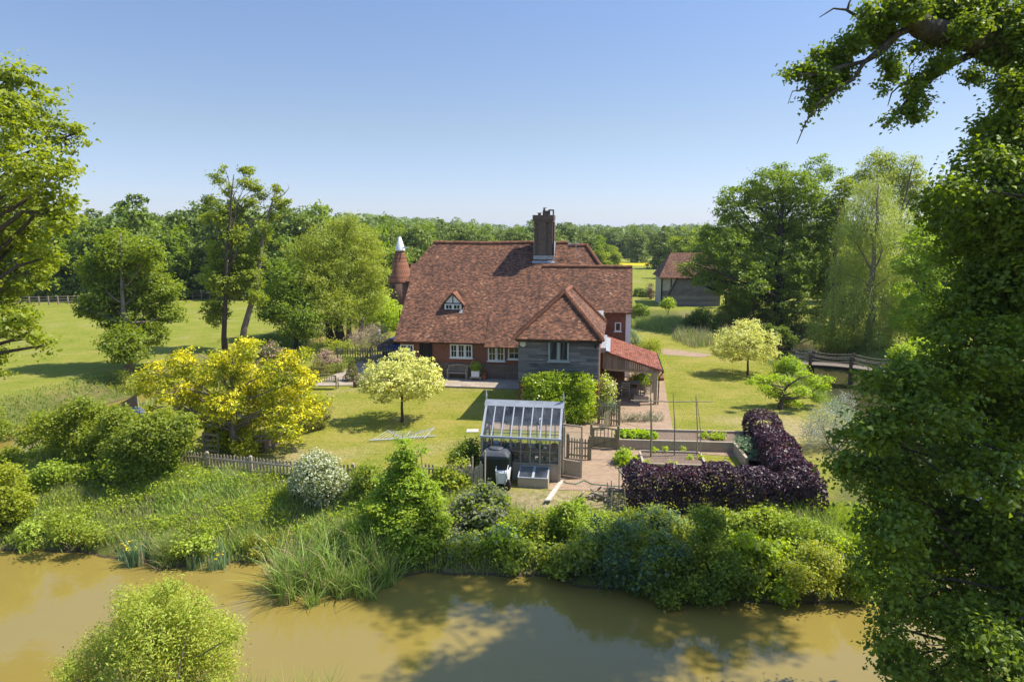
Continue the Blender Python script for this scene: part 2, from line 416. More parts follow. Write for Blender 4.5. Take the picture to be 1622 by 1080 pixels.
def clump_pts(rng, lobes, n, jit=1, per=14, cr=.35, shell=.5, flat=.65, up=.55, rnd=.7, zmin=None):
    lobes = np.array(lobes, float)
    if lobes.shape[1] == 4: lobes = np.concatenate([lobes, lobes[:, 3:4], lobes[:, 3:4]], 1)
    wgt = (lobes[:, 3] * lobes[:, 4] + lobes[:, 4] * lobes[:, 5] + lobes[:, 3] * lobes[:, 5]); wgt = wgt / wgt.sum()
    nc = max(1, n // per)
    li = rng.choice(len(lobes), nc, p=wgt)
    d = unit(rng.normal(size=(nc, 3)))
    rad = shell + (1 - shell) * rng.uniform(0, 1, (nc, 1)) ** .55
    C = lobes[li, :3] + d * rad * lobes[li, 3:6] * (1 + jit * rng.uniform(-.18, .2, (nc, 1)))
    csz = rng.uniform(.55, 1.35, (nc, 1))
    k = np.repeat(np.arange(nc), per)
    off = rng.normal(size=(len(k), 3)) * cr * csz[k]; off[:, 2] *= flat
    Pt = C[k] + off
    N = unit(d[k] * .6 + np.array([0, 0, up + .35]) + rng.normal(size=(len(k), 3)) * rnd)
    if zmin is not None:
        ok = Pt[:, 2] > zmin; Pt = Pt[ok]; N = N[ok]
    return Pt, N, C
def foliage(name, rng, lobes, n, size, mats, parent=None, per=14, cr=.35, shell=.5, flat=.65, up=.55, rnd=.7, aspect=.62, fold=.18, droop=0, zmin=None, mixf=None, jit=1):
    Pt, N, C = clump_pts(rng, lobes, n, jit, per, cr, shell, flat, up, rnd, zmin)
    V = leaf_quads(rng, Pt, N, size, aspect, fold, droop)
    mi = None
    if mixf is not None: mi = mixf(rng, Pt, N)
    return quadmesh(name, V, mats, parent, mi), C
def blades(rng, Pt, H, W, lean=.35, seg=2, curve=.5):
    """each blade: a bent tapered strip; returns quads (the last pinched)."""
    n = len(Pt); a = rng.uniform(0, 2 * np.pi, n); d = np.stack([np.cos(a), np.sin(a), np.zeros(n)], 1)
    b = rng.uniform(0, 2 * np.pi, n); sd_ = np.stack([np.cos(b), np.sin(b), np.zeros(n)], 1)
    ln = (lean * rng.uniform(.2, 1.4, n) * H)[:, None]
    out = []
    def at(t):
        c = Pt + d * ln * (t ** 2 * curve + t * (1 - curve)); c = c + np.array([0, 0, 1.0]) * (H * (t - .25 * curve * t * t * lean))[:, None]; return c
    for i in range(seg):
        t0, t1 = i / seg, (i + 1) / seg
        w0 = (W * (1 - t0 * .75))[:, None] * .5; w1 = (W * (1 - t1 * .93))[:, None] * .5
        p0, p1 = at(t0), at(t1)
        out.append(np.stack([p0 - sd_ * w0, p0 + sd_ * w0, p1 + sd_ * w1, p1 - sd_ * w1], 1))
    return np.concatenate(out)

# ------------------------------------------------------------------ trees
def limb(mb, rng, a, b, r0, r1, sag=.12, n=6, seg=6):
    a = Vector(a); b = Vector(b); L = (b - a).length
    off = Vector(rng.normal(size=3)) * L * .09
    pts = []; rad = []
    for i in range(seg + 1):
        t = i / seg
        p = a.lerp(b, t) + off * math.sin(math.pi * t) + Vector((0, 0, L * sag * math.sin(math.pi * t * .9)))
        p += Vector(rng.normal(size=3)) * L * .012 * (1 if 0 < i < seg else 0)
        pts.append(p); rad.append(r0 + (r1 - r0) * t)
    mb.tube(pts, rad, n)
    return pts
def tree(name, label, cat, base, lobes, tr, mats, n, size, seed, top=None, bark='bark', per=14, cr=.35, shell=.45,
         flat=.65, up=.55, aspect=.62, droop=0, group=None, twigs=40, mixf=None, limbs=True, bend=None, rnd=.7, fork=.35, crown='crown', lk=.5):
    rng = np.random.default_rng(seed); base = Vector(base)
    root = thing(name, label, cat, base, 0, group)
    L = [(q[0] - base.x, q[1] - base.y, q[2] - base.z, *q[3:]) for q in lobes]
    ob, C = foliage(crown, rng, L, n, size, mats, root, per, cr, shell, flat, up, rnd, aspect, .18, droop, None, mixf)
    A = np.array([q[:4] for q in L]); zt = (A[:, 2] + A[:, 3] * .2).max() if top is None else top
    cx = np.average(A[:, 0], weights=A[:, 3] ** 2); cy = np.average(A[:, 1], weights=A[:, 3] ** 2)
    mb = MB(); bend = bend or (cx * .6, cy * .6)
    seg = 9; tp = []; trd = []
    for i in range(seg + 1):
        t = i / seg
        j = Vector(rng.normal(size=3)) * tr * .25 * (1 if i else 0); j.z = 0
        tp.append(Vector((bend[0] * t ** 1.5, bend[1] * t ** 1.5, zt * t - (.3 if i == 0 else 0))) + j)
        trd.append(tr * ((1.35 if i == 0 else 1.0) * (1 - .86 * t)))
    mb.tube(tp, trd, 9)
    if limbs:
        nodes = []
        for q in L:
            c = Vector(q[:3]); h = c.z / max(zt, .1)
            t = min(.92, max(fork, (h - .12) * .8)); i = t * seg; k = int(i); s = tp[k].lerp(tp[min(k + 1, seg)], i - k)
            r0 = max(.02, tr * (1 - .86 * t) * lk); e = c + Vector((0, 0, -q[3] * .1))
            nodes.append((limb(mb, rng, s, e, r0, r0 * .3, .05, 6), r0 * .35, q))
        for i in range(twigs):
            ps, r, q = nodes[rng.integers(len(nodes))]; s = ps[rng.integers(3, len(ps))]
            d = Vector(unit(rng.normal(size=(1, 3)))[0]); rr = q[3:6] if len(q) >= 6 else (q[3],) * 3
            e = Vector(q[:3]) + Vector((d.x * rr[0], d.y * rr[1], d.z * rr[2])) * .92
            limb(mb, rng, s, e, max(.012, r * .7), max(.006, r * .15), .04, 4, 4)
    mb.build('trunk', M[bark] if isinstance(bark, str) else bark, root, True)
    return root
def PL(zc, items, dz=0.0, seed=0, sq=1.0):
    """lobes named by photo position, pixel radius and a spread in depth."""
    rng = random.Random(seed); out = []
    for q in items:
        x, y, r = q[:3]; d = q[3] if len(q) > 3 else rng.uniform(-dz, dz)
        z = zc + d; c = P(x, y, z); rr = r * z / FX
        out.append((c.x, c.y, c.z, rr, rr, rr * sq))
    return out
def shrub(name, label, cat, base, lobes, mats, n, size, seed, group=None, stems=6, bark='bark', cover=None, **kw):
    rng = np.random.default_rng(seed); base = Vector(base)
    root = thing(name, label, cat, base, 0, group)
    L = [(q[0] - base.x, q[1] - base.y, q[2] - base.z, *q[3:]) for q in lobes]
    kw.setdefault('per', 10); kw.setdefault('cr', .16)
    foliage('foliage', rng, L, n, size, mats, root, zmin=-1.6, **kw)
    mb = MB()
    for i in range(stems):
        q = L[i % len(L)]; limb(mb, rng, (rng.normal() * .12, rng.normal() * .12, -.15), Vector(q[:3]) + Vector(rng.normal(size=3)) * q[3] * .3, .035, .01, .02, 5, 4)
    mb.build('stem', M[bark], root, True)
    return root

# ================================================================== GROUND
def vnoise(x, y, s, seed=0):
    rng = np.random.default_rng(seed); a = 0
    for k in range(5):
        f = s * (1 + .7 * k); th = rng.uniform(0, 6.28); ph = rng.uniform(0, 6.28)
        a = a + np.sin((x * math.cos(th) + y * math.sin(th)) * f + ph + 1.3 * np.sin((x * -math.sin(th) + y * math.cos(th)) * f * .7 + ph * 2)) / (1 + .5 * k)
    return a / 3
ISL = [(-22.5, 23.2), (-18.3, 22.9), (-16.5, 23.0), (-14.4, 22.5), (-11.8, 21.5), (-10.4, 22.0), (-8.2, 21.9), (-6.6, 19.9), (-3.9, 20.9), (-2.3, 21.3), (-.6, 21.1),
       (1.4, 20.8), (2.4, 20.2), (3.8, 20.3), (5.2, 19.7), (7.5, 19.4), (9.3, 19.1), (10.7, 19.2), (14, 20.4), (17, 24), (19.3, 32), (21.3, 44), (22, 52), (23, 62), (22, 78),
       (10, 82), (-8, 80), (-14, 74), (-15.2, 66), (-16.6, 57), (-20, 48), (-24, 38), (-24.6, 30)]
OUT = [(-70, 14.2), (-30, 14.4), (-11, 13.6), (-6, 14.3), (0, 14.6), (8, 14.4), (11.5, 15.2), (16, 14.6), (23, 15.5), (25, 22), (26, 35), (27.6, 50), (29.5, 62), (29, 82), (12, 88), (-10, 86), (-19, 80), (-20.5, 72), (-21.3, 62),
       (-24, 51), (-28.2, 40), (-29.5, 33), (-31, 27), (-70, 26)]
def sdf(x, y, poly):
    p = np.array(poly, float); d = np.full(x.shape, 1e9); ins = np.zeros(x.shape, bool)
    for i in range(len(p)):
        a, b = p[i], p[(i + 1) % len(p)]; e = b - a
        t = np.clip(((x - a[0]) * e[0] + (y - a[1]) * e[1]) / (e @ e), 0, 1)
        d = np.minimum(d, np.hypot(x - a[0] - e[0] * t, y - a[1] - e[1] * t))
        c = (a[1] > y) != (b[1] > y)
        with np.errstate(divide='ignore', invalid='ignore'):
            xi = (b[0] - a[0]) * (y - a[1]) / (b[1] - a[1]) + a[0]
        ins ^= c & (x < xi)
    return np.where(ins, -d, d)
WL = -1.2
def sm(t): t = np.clip(t, 0, 1); return t * t * (3 - 2 * t)
def height(x, y):
    x = np.asarray(x, float); y = np.asarray(y, float)
    di = sdf(x, y, ISL) + vnoise(x, y, 1.1, 3) * .22; do = sdf(x, y, OUT) + vnoise(x, y, 1.1, 4) * .22
    wd = 2.2 + 2.3 * (1 - sm((y - 29) / 6)) * (np.abs(x) < 60) + 1.3 * sm((x - 3.6) / 1.2) * (1 - sm((x - 12) / 2)) * (1 - sm((y - 25) / 3))
    hi = WL + .25 * sm(-di / .25) + (-WL - .25) * sm(-di / wd)
    bank = np.where((y < 20), .55, 1.0)
    ho = WL + .2 * sm(do / .25) + (1.0 * bank) * sm(do / 3.0)
    hw = WL - np.minimum(1.0, .45 * np.minimum(np.maximum(di, 0), np.maximum(-do, 0)) + .02)
    h = np.where(di < 0, hi, np.where(do > 0, ho, hw))
    rough = np.where((di < -.2) & (di > -wd), .07, np.where(di <= -wd, .012, .06)) * vnoise(x, y, 1.9, 7)
    far = sm((y - 90) / 80) + sm((np.abs(x) - 40) / 60) * (y > 20)
    hill = 6.5 * sm((y - 110) / 160) * sm((-x - 20) / 60) + 7 * sm((y - 420) / 500) + .8 * vnoise(x, y, .012, 9) * np.clip(far, 0, 1) * sm((y - 200) / 300) * 4
    hill = hill + .4 * vnoise(x, y, .05, 11) * np.clip(far, 0, 1)
    return h + rough + hill
def hz(x, y): return float(height(np.array([x]), np.array([y]))[0])
def axis(lo, hi, step, far, g=1.13):
    a = list(np.arange(lo, hi + 1e-6, step)); s = step; v = hi; up = []
    while v < far: s *= g; v += s; up.append(v)
    return a, up
fx, ux = axis(-44, 40, .42, 5200); lxs = []; s = .42; v = -44
while v > -5200: s *= 1.13; v -= s; lxs.append(v)
xs = np.array(lxs[::-1] + fx + ux)
fy, uy = axis(2, 82, .42, 6500); ys = np.array([-600, -200, -60, -20, -6] + fy + uy)
XX, YY = np.meshgrid(xs, ys); HH = height(XX, YY)
nv = XX.size; nx, ny = len(xs), len(ys)
me = bpy.data.meshes.new('ground'); me.vertices.add(nv)
me.vertices.foreach_set('co', np.stack([XX, YY, HH], -1).reshape(-1).astype(np.float32))
ii = np.arange(nv).reshape(ny, nx); q = np.stack([ii[:-1, :-1], ii[:-1, 1:], ii[1:, 1:], ii[1:, :-1]], -1).reshape(-1, 4)
me.loops.add(q.size); me.loops.foreach_set('vertex_index', q.reshape(-1).astype(np.int32))
me.polygons.add(len(q)); me.polygons.foreach_set('loop_start', np.arange(0, q.size, 4, dtype=np.int32))
me.polygons.foreach_set('use_smooth', np.ones(len(q), bool))
me.update(calc_edges=True)
# what covers the ground: r = mown lawn, g = rough bank, b = dry / bare, a = buttercup field
di = sdf(XX, YY, ISL); dw = 2.2 + 2.3 * (1 - sm((YY - 29) / 6))
zr = sm((-di - dw + .6) / .8)
doo = sdf(XX, YY, OUT); zg = (1 - zr) * (1 - sm((doo - 1.2) / 2.5))
dry = sm((vnoise(XX, YY, .5, 21) - .35) * 3) * .35
def disc(cx, cy, rx, ry): return np.exp(-(((XX - cx) / rx) ** 2 + ((YY - cy) / ry) ** 2))
dry = np.clip(dry + disc(1.8, 24.6, 3.2, 1.1) + disc(14.5, 33.5, 2.2, 3.5) * .9 + disc(-5.9, 35.6, .55, .5) * .9 + disc(-9.5, 29.6, 1.6, 1.2) * .9 + disc(-22, 42, 1.5, 1.2) * .6 + disc(-25, 36.8, 1.5, 1.0) * .5, 0, 1)
but = ((YY > 205) & (YY < 236) & (XX > 27) & (XX < 62)).astype(float)
at = me.attributes.new('cover', 'FLOAT_COLOR', 'POINT')
at.data.foreach_set('color', np.stack([zr, zg, dry, but], -1).reshape(-1).astype(np.float32))
def mk_ground():
    m = NT('grass_and_earth'); a = m.n('ShaderNodeAttribute', attribute_name='cover'); p = m.pos()
    sp = m.n('ShaderNodeSeparateColor'); m.l(a.outputs[0], sp.inputs[0])
    n1 = m.noise(p, .35, 5, .6); n2 = m.noise(p, 3.5, 4, .65); n3 = m.noise(p, 22, 3, .7)
    st = m.noise(m.scale(p, (.5, 3.2, 1)), .9, 4, .6)
    mixn = m.math('ADD', m.math('MULTIPLY', n1, .44), m.math('ADD', m.math('MULTIPLY', n2, .3), m.math('ADD', m.math('MULTIPLY', n3, .36), m.math('MULTIPLY', st, .34))))
    lawn = m.ramp(mixn, [(.48, (.088, .128, .013)), (.60, (.155, .182, .018)), (.70, (.22, .222, .030)), (.81, (.295, .25, .062))])
    mea = m.ramp(mixn, [(.46, (.088, .135, .014)), (.6, (.145, .185, .019)), (.72, (.205, .222, .030)), (.86, (.27, .24, .062))])
    bank = m.ramp(mixn, [(.42, (.055, .075, .016)), (.65, (.105, .125, .028)), (.85, (.18, .15, .06))])
    dr = m.ramp(n2, [(.3, (.29, .225, .12)), (.7, (.42, .33, .19))])
    c = m.mix(sp.outputs[0], mea, lawn); c = m.mix(sp.outputs[1], c, bank)
    c = m.mix(m.math('MULTIPLY', sp.outputs[2], m.mapr(n2, .25, .6, .35, 1.0)), c, dr)
    c = m.mix(m.math('MULTIPLY', a.outputs['Alpha'], m.mapr(n2, .2, .6, .6, 1)), c, (.62, .47, .01))
    hs = m.n('ShaderNodeSeparateXYZ'); m.l(p, hs.inputs[0])
    under = m.math('LESS_THAN', hs.outputs[2], WL + .06); c = m.mix(under, c, (.10, .075, .04))
    m.base(c); m.rough(.95); m.spec(.1)
    m.bump(m.math('ADD', n3, m.math('MULTIPLY', n2, 1.5)), .06, .8); return m.mat
me.materials.append(mk_ground())
tag(put('ground', me), kind='structure')
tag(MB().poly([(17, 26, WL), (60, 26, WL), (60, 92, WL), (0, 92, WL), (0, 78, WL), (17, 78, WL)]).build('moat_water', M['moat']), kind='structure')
wb = MB().poly([(-75, -40, WL), (60, -40, WL), (60, 26, WL), (17, 26, WL), (0, 26, WL), (0, 92, WL), (-75, 92, WL)])
tag(wb.build('water', M['water']), kind='structure')

def drape(name, poly, mat, z=.02, local=True, step=.6):
    """paving laid as a thin slab on the garden level"""
    pts = [LW(*p) for p in poly] if local else [Vector((*p, 0)) for p in poly]
    pts = [Vector((p.x, p.y, z)) for p in pts]
    return tag(MB().slab(pts, .25).build(name, mat), kind='structure')
# brick yard beside the greenhouse, the path to the left, the path along the lean-to, the terrace before the house
def gp(*a): return [tuple(G(*q)[:2]) for q in a]
drape('brick_yard', gp((868, 776), (987, 778), (1030, 712), (1180, 725), (1160, 690), (900, 676), (893, 688)), M['paving'], .02, False)
drape('brick_path', gp((775, 680), (1066, 691), (1062, 676), (1000, 665), (775, 667)), M['paving'], .032, False)
drape('lean_to_path', gp((960, 664), (1067, 692), (1052, 604), (1040, 575), (960, 575)), M['paving'], .044, False)
drape('terrace', [(-9.5, -3.0), (2.0, -3.0), (2.0, -.2), (-9.5, -.2)], M['flag'], .12)
drape('garden_path', gp((495, 612), (560, 611), (640, 595), (640, 560), (590, 563)), M['flag'], .06, False)
drape('grass_path', gp((1030, 560), (1110, 566), (1130, 562), (1050, 552)), M['paving'], .012, False)

# ================================================================== FARMHOUSE
house = thing('farmhouse', 'old brick farmhouse with a vast clay tiled catslide roof and central chimney', 'house', ORG, -TH)
KR = 6.6 / 6.75
def zr_(y): return 2.6 + (y + .75) * KR
wl = MB()
wl.hexa([(-7.8, -.3, 1.1), (6.2, -.3, 1.1), (6.2, 12.2, 1.1), (-7.8, 12.2, 1.1)], [(-7.8, -.3, 2.62), (6.2, -.3, 2.62), (6.2, 12.2, 2.62), (-7.8, 12.2, 2.62)])
wl.hexa([(-7.8, 0, 2.62), (-7.8, 12, 2.62), (-7.8, 7.6, 7.2), (-7.8, 4.3, 7.2)], [(-7.6, 0, 2.62), (-7.6, 12, 2.62), (-7.6, 7.6, 7.2), (-7.6, 4.3, 7.2)])
hw_ = wl.build('wall', M['brick'], house)
MB().box(-7.84, 1.7, -.36, -.302, 0, 1.12).box(-7.84, -7.802, -.3, 12.2, 0, 1.12).build('plinth', M['plinth'], house)
rf = MB()
rf.slab([(-8.1, -.75, 2.6), (3.3, -.75, 2.6), (3.3, 6, 9.2), (.5, 6, 9.23), (-3, 6, 9.15), (-6.94, 6, 9.2), (-8.0, 4.3, zr_(4.3))], .13)
rf.slab([(-8.0, 4.3, 7.54), (-6.94, 6.0, 9.19), (-8.0, 7.7, 7.54)], .12)
rf.slab([(3.3, 12.75, 2.6), (-8.1, 12.75, 2.6), (-8.0, 7.7, 7.54), (-6.94, 6.002, 9.19), (3.3, 6.002, 9.19)], .13)
roof = rf.build('roof', M['tile'], house)
r2 = MB()
r2.slab([(3.31, 3.2, zr_(3.2) - .2), (6.75, 3.2, zr_(3.2) - .2), (4.67, 6, 9.0), (3.31, 6, 9.02)], .13)
r2.slab([(6.75, 3.2, zr_(3.2) - .2), (7.7, 10, 5.2), (4.67, 6.002, 9.0)], .12)
r2.slab([(7.7, 10, 5.2), (3.31, 10, 5.2), (3.31, 6.004, 9.0), (4.67, 6.004, 9.0)], .12)
r2.build('hipped_roof', M['tile'], house)
# lower eaves piece beyond the first window
MB().slab([(-1.72, -1.0, 2.40), (1.9, -1.0, 2.40), (1.9, .8, zr_(.8) + .07), (-1.72, .8, zr_(.8) + .07)], .09).build('eaves_roof', M['tile'], house)
def ridge_run(mb, a, b, r=.13, n=None, jit=.012, seed=1):
    a = Vector(a); b = Vector(b); L = (b - a).length; n = n or max(2, int(L / .42)); rg = random.Random(seed); d = (b - a) / n
    for i in range(n):
        p = a + d * i; q = a + d * (i + .97); o = Vector((0, 0, rg.uniform(-jit, jit)))
        mb.tube([p + o, q + o], [r, r * .93], 8)
def bonnets(mb, a, b, r=.15, step=.2):
    a = Vector(a); b = Vector(b); L = (b - a).length; n = int(L / step); d = (b - a).normalized()
    for i in range(n):
        p = a + d * (i * step); mb.tube([p - Vector((0, 0, .02)), p + d * step * 1.25 + Vector((0, 0, .07))], [r * .6, r], 6)
rg = MB()
ridge_run(rg, (-6.94, 6, 9.2), (-3, 6, 9.15), seed=2); ridge_run(rg, (-3, 6, 9.15), (.8, 6, 9.22), seed=3); ridge_run(rg, (2.5, 6, 9.2), (3.3, 6, 9.2))
rg.build('ridge_tiles', M['ridge'], roof)
rg = MB(); ridge_run(rg, (3.31, 6, 9.03), (4.67, 6, 9.0)); bonnets(rg, (6.75, 3.2, zr_(3.2) - .2), (4.67, 6, 9.0), .13); rg.build('hip_tile', M['ridge'], house)
# two storey block on the right
MB().box(6.15, 7.62, 1.7, 6.8, 0, 4.62).box(7.62, 7.9, 1.76, 6.8, 0, 4.62).build('block_wall', M['brick'], house)
MB().box(7.6, 7.95, 1.66, 1.755, 0, 4.6).build('corner_board', M['white'], house)
def zb(y): return 4.595 + (y - 1.25) * KR
bf = MB()
bf.slab([(1.62, 1.25, zb(1.25)), (8.02, 1.25, zb(1.25)), (8.02, 4.25, zb(4.25)), (1.66, 4.25, zb(4.25))], .14)
bf.slab([(8.02, 7.0, 4.7), (1.66, 7.0, 4.7), (1.66, 4.254, zb(4.25) - .004), (8.02, 4.254, zb(4.25) - .004)], .14)
bfo = bf.build('block_roof', M['tile'], house)
rg = MB(); ridge_run(rg, (1.66, 4.25, zb(4.25) + .02), (8.02, 4.25, zb(4.25) + .02), .11); rg.build('ridge_tiles', M['ridge'], bfo)
MB().poly([(7.8, 1.7, 4.6), (7.8, 6.8, 4.6), (7.8, 4.25, 7.45)]).box(7.9, 7.97, 1.9, 6.6, 0, 4.5).build('gable_wall', M['brick'], house)
def window(parent, x0, x1, z0, z1, y, cols, rows, mat='white', fw=.07, proud=.06, sill=True, name='window', bars=.028):
    m = MB(); yo = y - proud
    m.box(x0, x0 + fw, yo, y - .002, z0, z1); m.box(x1 - fw, x1, yo, y - .002, z0, z1)
    m.box(x0 + fw, x1 - fw, yo + .002, y - .002, z1 - fw, z1); m.box(x0 + fw, x1 - fw, yo + .002, y - .002, z0, z0 + fw)
    for i in range(1, cols):
        cx = x0 + (x1 - x0) * i / cols; m.box(cx - fw * .55, cx + fw * .55, yo + .005, y - .002, z0 + fw, z1 - fw)
    for i in range(cols):
        a = x0 + (x1 - x0) * i / cols + fw * .75; b = x0 + (x1 - x0) * (i + 1) / cols - fw * .75
        # casement and glazing bars
        for (p, q) in ((a, a + .035), (b - .035, b)): m.box(p, q, yo + .012, y - .004, z0 + fw, z1 - fw)
        if rows:
            m.box((a + b) / 2 - bars / 2, (a + b) / 2 + bars / 2, yo + .02, y - .006, z0 + fw, z1 - fw)
            for k in range(1, rows):
                zz = z0 + (z1 - z0) * k / rows; m.box(a + .035, b - .035, yo + .022, y - .006, zz - bars / 2, zz + bars / 2)
    f = m.build(name, M[mat], parent)
    MB().poly([(x0 + fw * .5, y - .018, z0 + fw * .5), (x1 - fw * .5, y - .018, z0 + fw * .5), (x1 - fw * .5, y - .018, z1 - fw * .5), (x0 + fw * .5, y - .018, z1 - fw * .5)]).build('pane', M['pane'], f)
    if sill: MB().box(x0 - .06, x1 + .06, yo - .05, y - .003, z0 - .07, z0 - .003).build('sill', M[mat], f)
    return f
window(house, -7.75, -6.8, 1.55, 2.32, -.3, 2, 2)
window(house, -4.23, -2.68, 1.5, 2.42, -.3, 3, 2)
window(house, -1.6, -.45, 1.35, 2.33, -.3, 2, 2)
window(house, -.22, .62, 1.5, 2.33, -.3, 1, 2)
window(house, 6.87, 7.3, 3.27, 3.87, 1.7, 1, 0, fw=.06)
dm = MB()
for i in range(6): dm.box(-6.4 + .152 * i, -6.4 + .152 * i + .146, -.345 - .004 * (i % 2), -.302, .15, 2.46)
dr = dm.build('door', M['darkwood'], house)
MB().lathe([(.03, 0), (.03, .05)], -5.6, -.37, 8).build('handle', M['black'], dr)
MB().box(-8.05, 1.5, -.40, -.31, 2.44, 2.50).build('eaves_board', M['darkwood'], house)
# chimney
ch = MB()
cx0, cx1, cy0, cy1 = .92, 2.25, 4.75, 5.95
ch.box(cx0, cx1, cy0, cy1, 7.6, 10.85); ch.box(cx0 + .30, cx1 - .45, cy0 - .14, cy0 - .001, 7.6, 10.7)
ch.box(cx1 + .001, cx1 + .12, cy0 + .25, cy1 - .25, 8.0, 10.7)
for i, e in enumerate((.05, .10)): ch.box(cx0 - e, cx1 + e, cy0 - e - .1, cy1 + e, 10.70 + i * .16, 10.70 + i * .16 + .158)
ch.box(cx0 - .10, cx1 + .10, cy0 - .2, cy1 + .10, 11.02, 11.18)
cho = ch.build('chimney', M['brick_dark'], house)
MB().lathe([(.10, 11.19), (.12, 11.3), (.16, 11.32), (.16, 11.36)], 1.25, 5.2, 10).build('chimney_pot', M['terracotta'], cho)
cw = MB(); x0, x1 = 1.62, 2.3
cw.box(1.5, 1.9, 5.0, 5.5, 11.2, 11.5); cw.box(x0 + .3, x1, 4.95, 5.6, 11.5, 11.58)
for px_ in (x0 + .32, x1 - .07): cw.box(px_, px_ + .06, 4.97, 5.03, 11.2, 11.5); cw.box(px_, px_ + .06, 5.5, 5.56, 11.2, 11.5)
cw.tube([(1.6, 5.2, 11.5), (1.6, 5.2, 11.72)], .08, 8); cw.bar((1.55, 5.2, 11.7), (1.82, 5.2, 11.72), .03, .03)
cw.build('chimney_cowl', M['brick_dark'], cho)
fl = MB(); fl.slab([(cx0 - .1, cy0 - .28, zr_(cy0 - .28) + .05), (cx1 + .18, cy0 - .28, zr_(cy0 - .28) + .05), (cx1 + .18, cy0 - .13, zr_(cy0 - .13) + .05), (cx0 - .1, cy0 - .13, zr_(cy0 - .13) + .05)], .03)
fl.box(cx0 - .03, cx1 + .15, cy0 - .17, cy0 - .141, 8.0, 8.28); fl.box(cx1 + .121, cx1 + .14, cy0, 5.9, 8.2, 9.3); fl.box(cx0 - .03, cx0 - .001, cy0, 5.9, 8.2, 9.3)
fl.build('flashing', M['lead'], cho)
ae = MB(); ax, ay = 3.95, 5.0
ae.tube([(ax, ay, 7.4), (ax, ay, 9.25)], .022, 6); ae.bar((ax - .55, ay - .1, 9.1), (ax + .25, ay + .2, 9.2), .025, .025)
for i in range(6):
    t = i / 5; c = Vector((ax - .55 + .8 * t, ay - .1 + .3 * t, 9.1 + .1 * t)); ae.bar(c - Vector((0, .02, .2)), c + Vector((0, .02, .2)), .014, .014, 0, (1, 0, 0))
ae.build('aerial', M['alu'], house)
# dormer
dx0, dx1, dyf = -5.0, -3.78, 1.35
db = MB(); zb0, ze, za = 4.28, 5.02, 5.68; xm = (dx0 + dx1) / 2
db.hexa([(dx0, dyf, zb0), (dx1, dyf, zb0), (dx1, dyf, ze), (xm, dyf, za), (dx0, dyf, ze)], [(dx0, 4.2, zb0), (dx1, 4.2, zb0), (dx1, 4.2, ze), (xm, 4.2, za), (dx0, 4.2, ze)])
dob = db.build('dormer', M['white'], house)
tb = MB(); tb.box(dx0 + .02, dx1 - .02, dyf - .03, dyf - .002, ze - .02, ze + .05); tb.box(xm - .03, xm + .03, dyf - .03, dyf - .002, ze + .05, za - .1)
tb.box(dx0 - .05, dx1 + .05, dyf - .05, dyf - .002, zb0 - .16, zb0 - .07)
tb.bar((dx0 - .16, dyf - .06, ze - .08), (xm, dyf - .06, za + .04), .05, .09); tb.bar((dx1 + .16, dyf - .06, ze - .08), (xm, dyf - .06, za + .04), .05, .09)
tb.build('timber_frame', M['darkwood'], dob)
dr_ = MB(); e = .17; k = (za - ze) / (xm - dx0)
dr_.slab([(dx0 - e, dyf - .12, ze - e * k + .04), (xm, dyf - .12, za + .06), (xm, 4.4, za + .06), (dx0 - e, 4.4, ze - e * k + .04)][::-1], .07)
dr_.slab([(xm + .001, dyf - .12, za + .06), (dx1 + e, dyf - .12, ze - e * k + .04), (dx1 + e, 4.4, ze - e * k + .04), (xm + .001, 4.4, za + .06)][::-1], .07)
ridge_run(dr_, (xm, dyf - .12, za + .07), (xm, 4.0, za + .07), .07)
dr_.build('dormer_roof', M['tile_kiln'], dob)
def part_window(parent, x0, x1, z0, z1, y):
    m = MB(); fw = .1
    m.box(x0, x0 + fw, y - .05, y - .003, z0, z1); m.box(x1 - fw, x1, y - .05, y - .003, z0, z1); m.box(x0 + fw, x1 - fw, y - .048, y - .003, z1 - .07, z1); m.box(x0 + fw, x1 - fw, y - .048, y - .003, z0, z0 + fw)
    xc = (x0 + x1) / 2; m.box(xc - .08, xc + .08, y - .046, y - .003, z0 + fw, z1 - .07)
    for a, b in ((x0 + fw, xc - .08), (xc + .08, x1 - fw)):
        m.box((a + b) / 2 - .02, (a + b) / 2 + .02, y - .04, y - .005, z0 + fw, z1 - .07); m.box(a, b, y - .038, y - .005, (z0 + z1) / 2 - .02, (z0 + z1) / 2 + .02)
    m.build('window_frame', M['white'], parent)
    MB().poly([(x0 + .05, y - .015, z0 + .05), (x1 - .05, y - .015, z0 + .05), (x1 - .05, y - .015, z1 - .05), (x0 + .05, y - .015, z1 - .05)]).build('window_pane', M['pane'], parent)
part_window(dob, dx0 + .02, dx1 - .02, zb0 + .02, ze - .03, dyf)
MB().box(dx0 - .05, dx1 + .08, dyf - .12, dyf - .061, zb0 - .06, zb0 - .02).slab([(dx1 - .12, dyf - .3, zr_(dyf - .3) + .03), (dx1 + .1, dyf - .3, zr_(dyf - .3) + .03), (dx1 + .1, dyf - .1, zr_(dyf - .1) + .04), (dx1 - .12, dyf - .1, zr_(dyf - .1) + .04)], .02).build('lead_apron', M['lead'], dob)

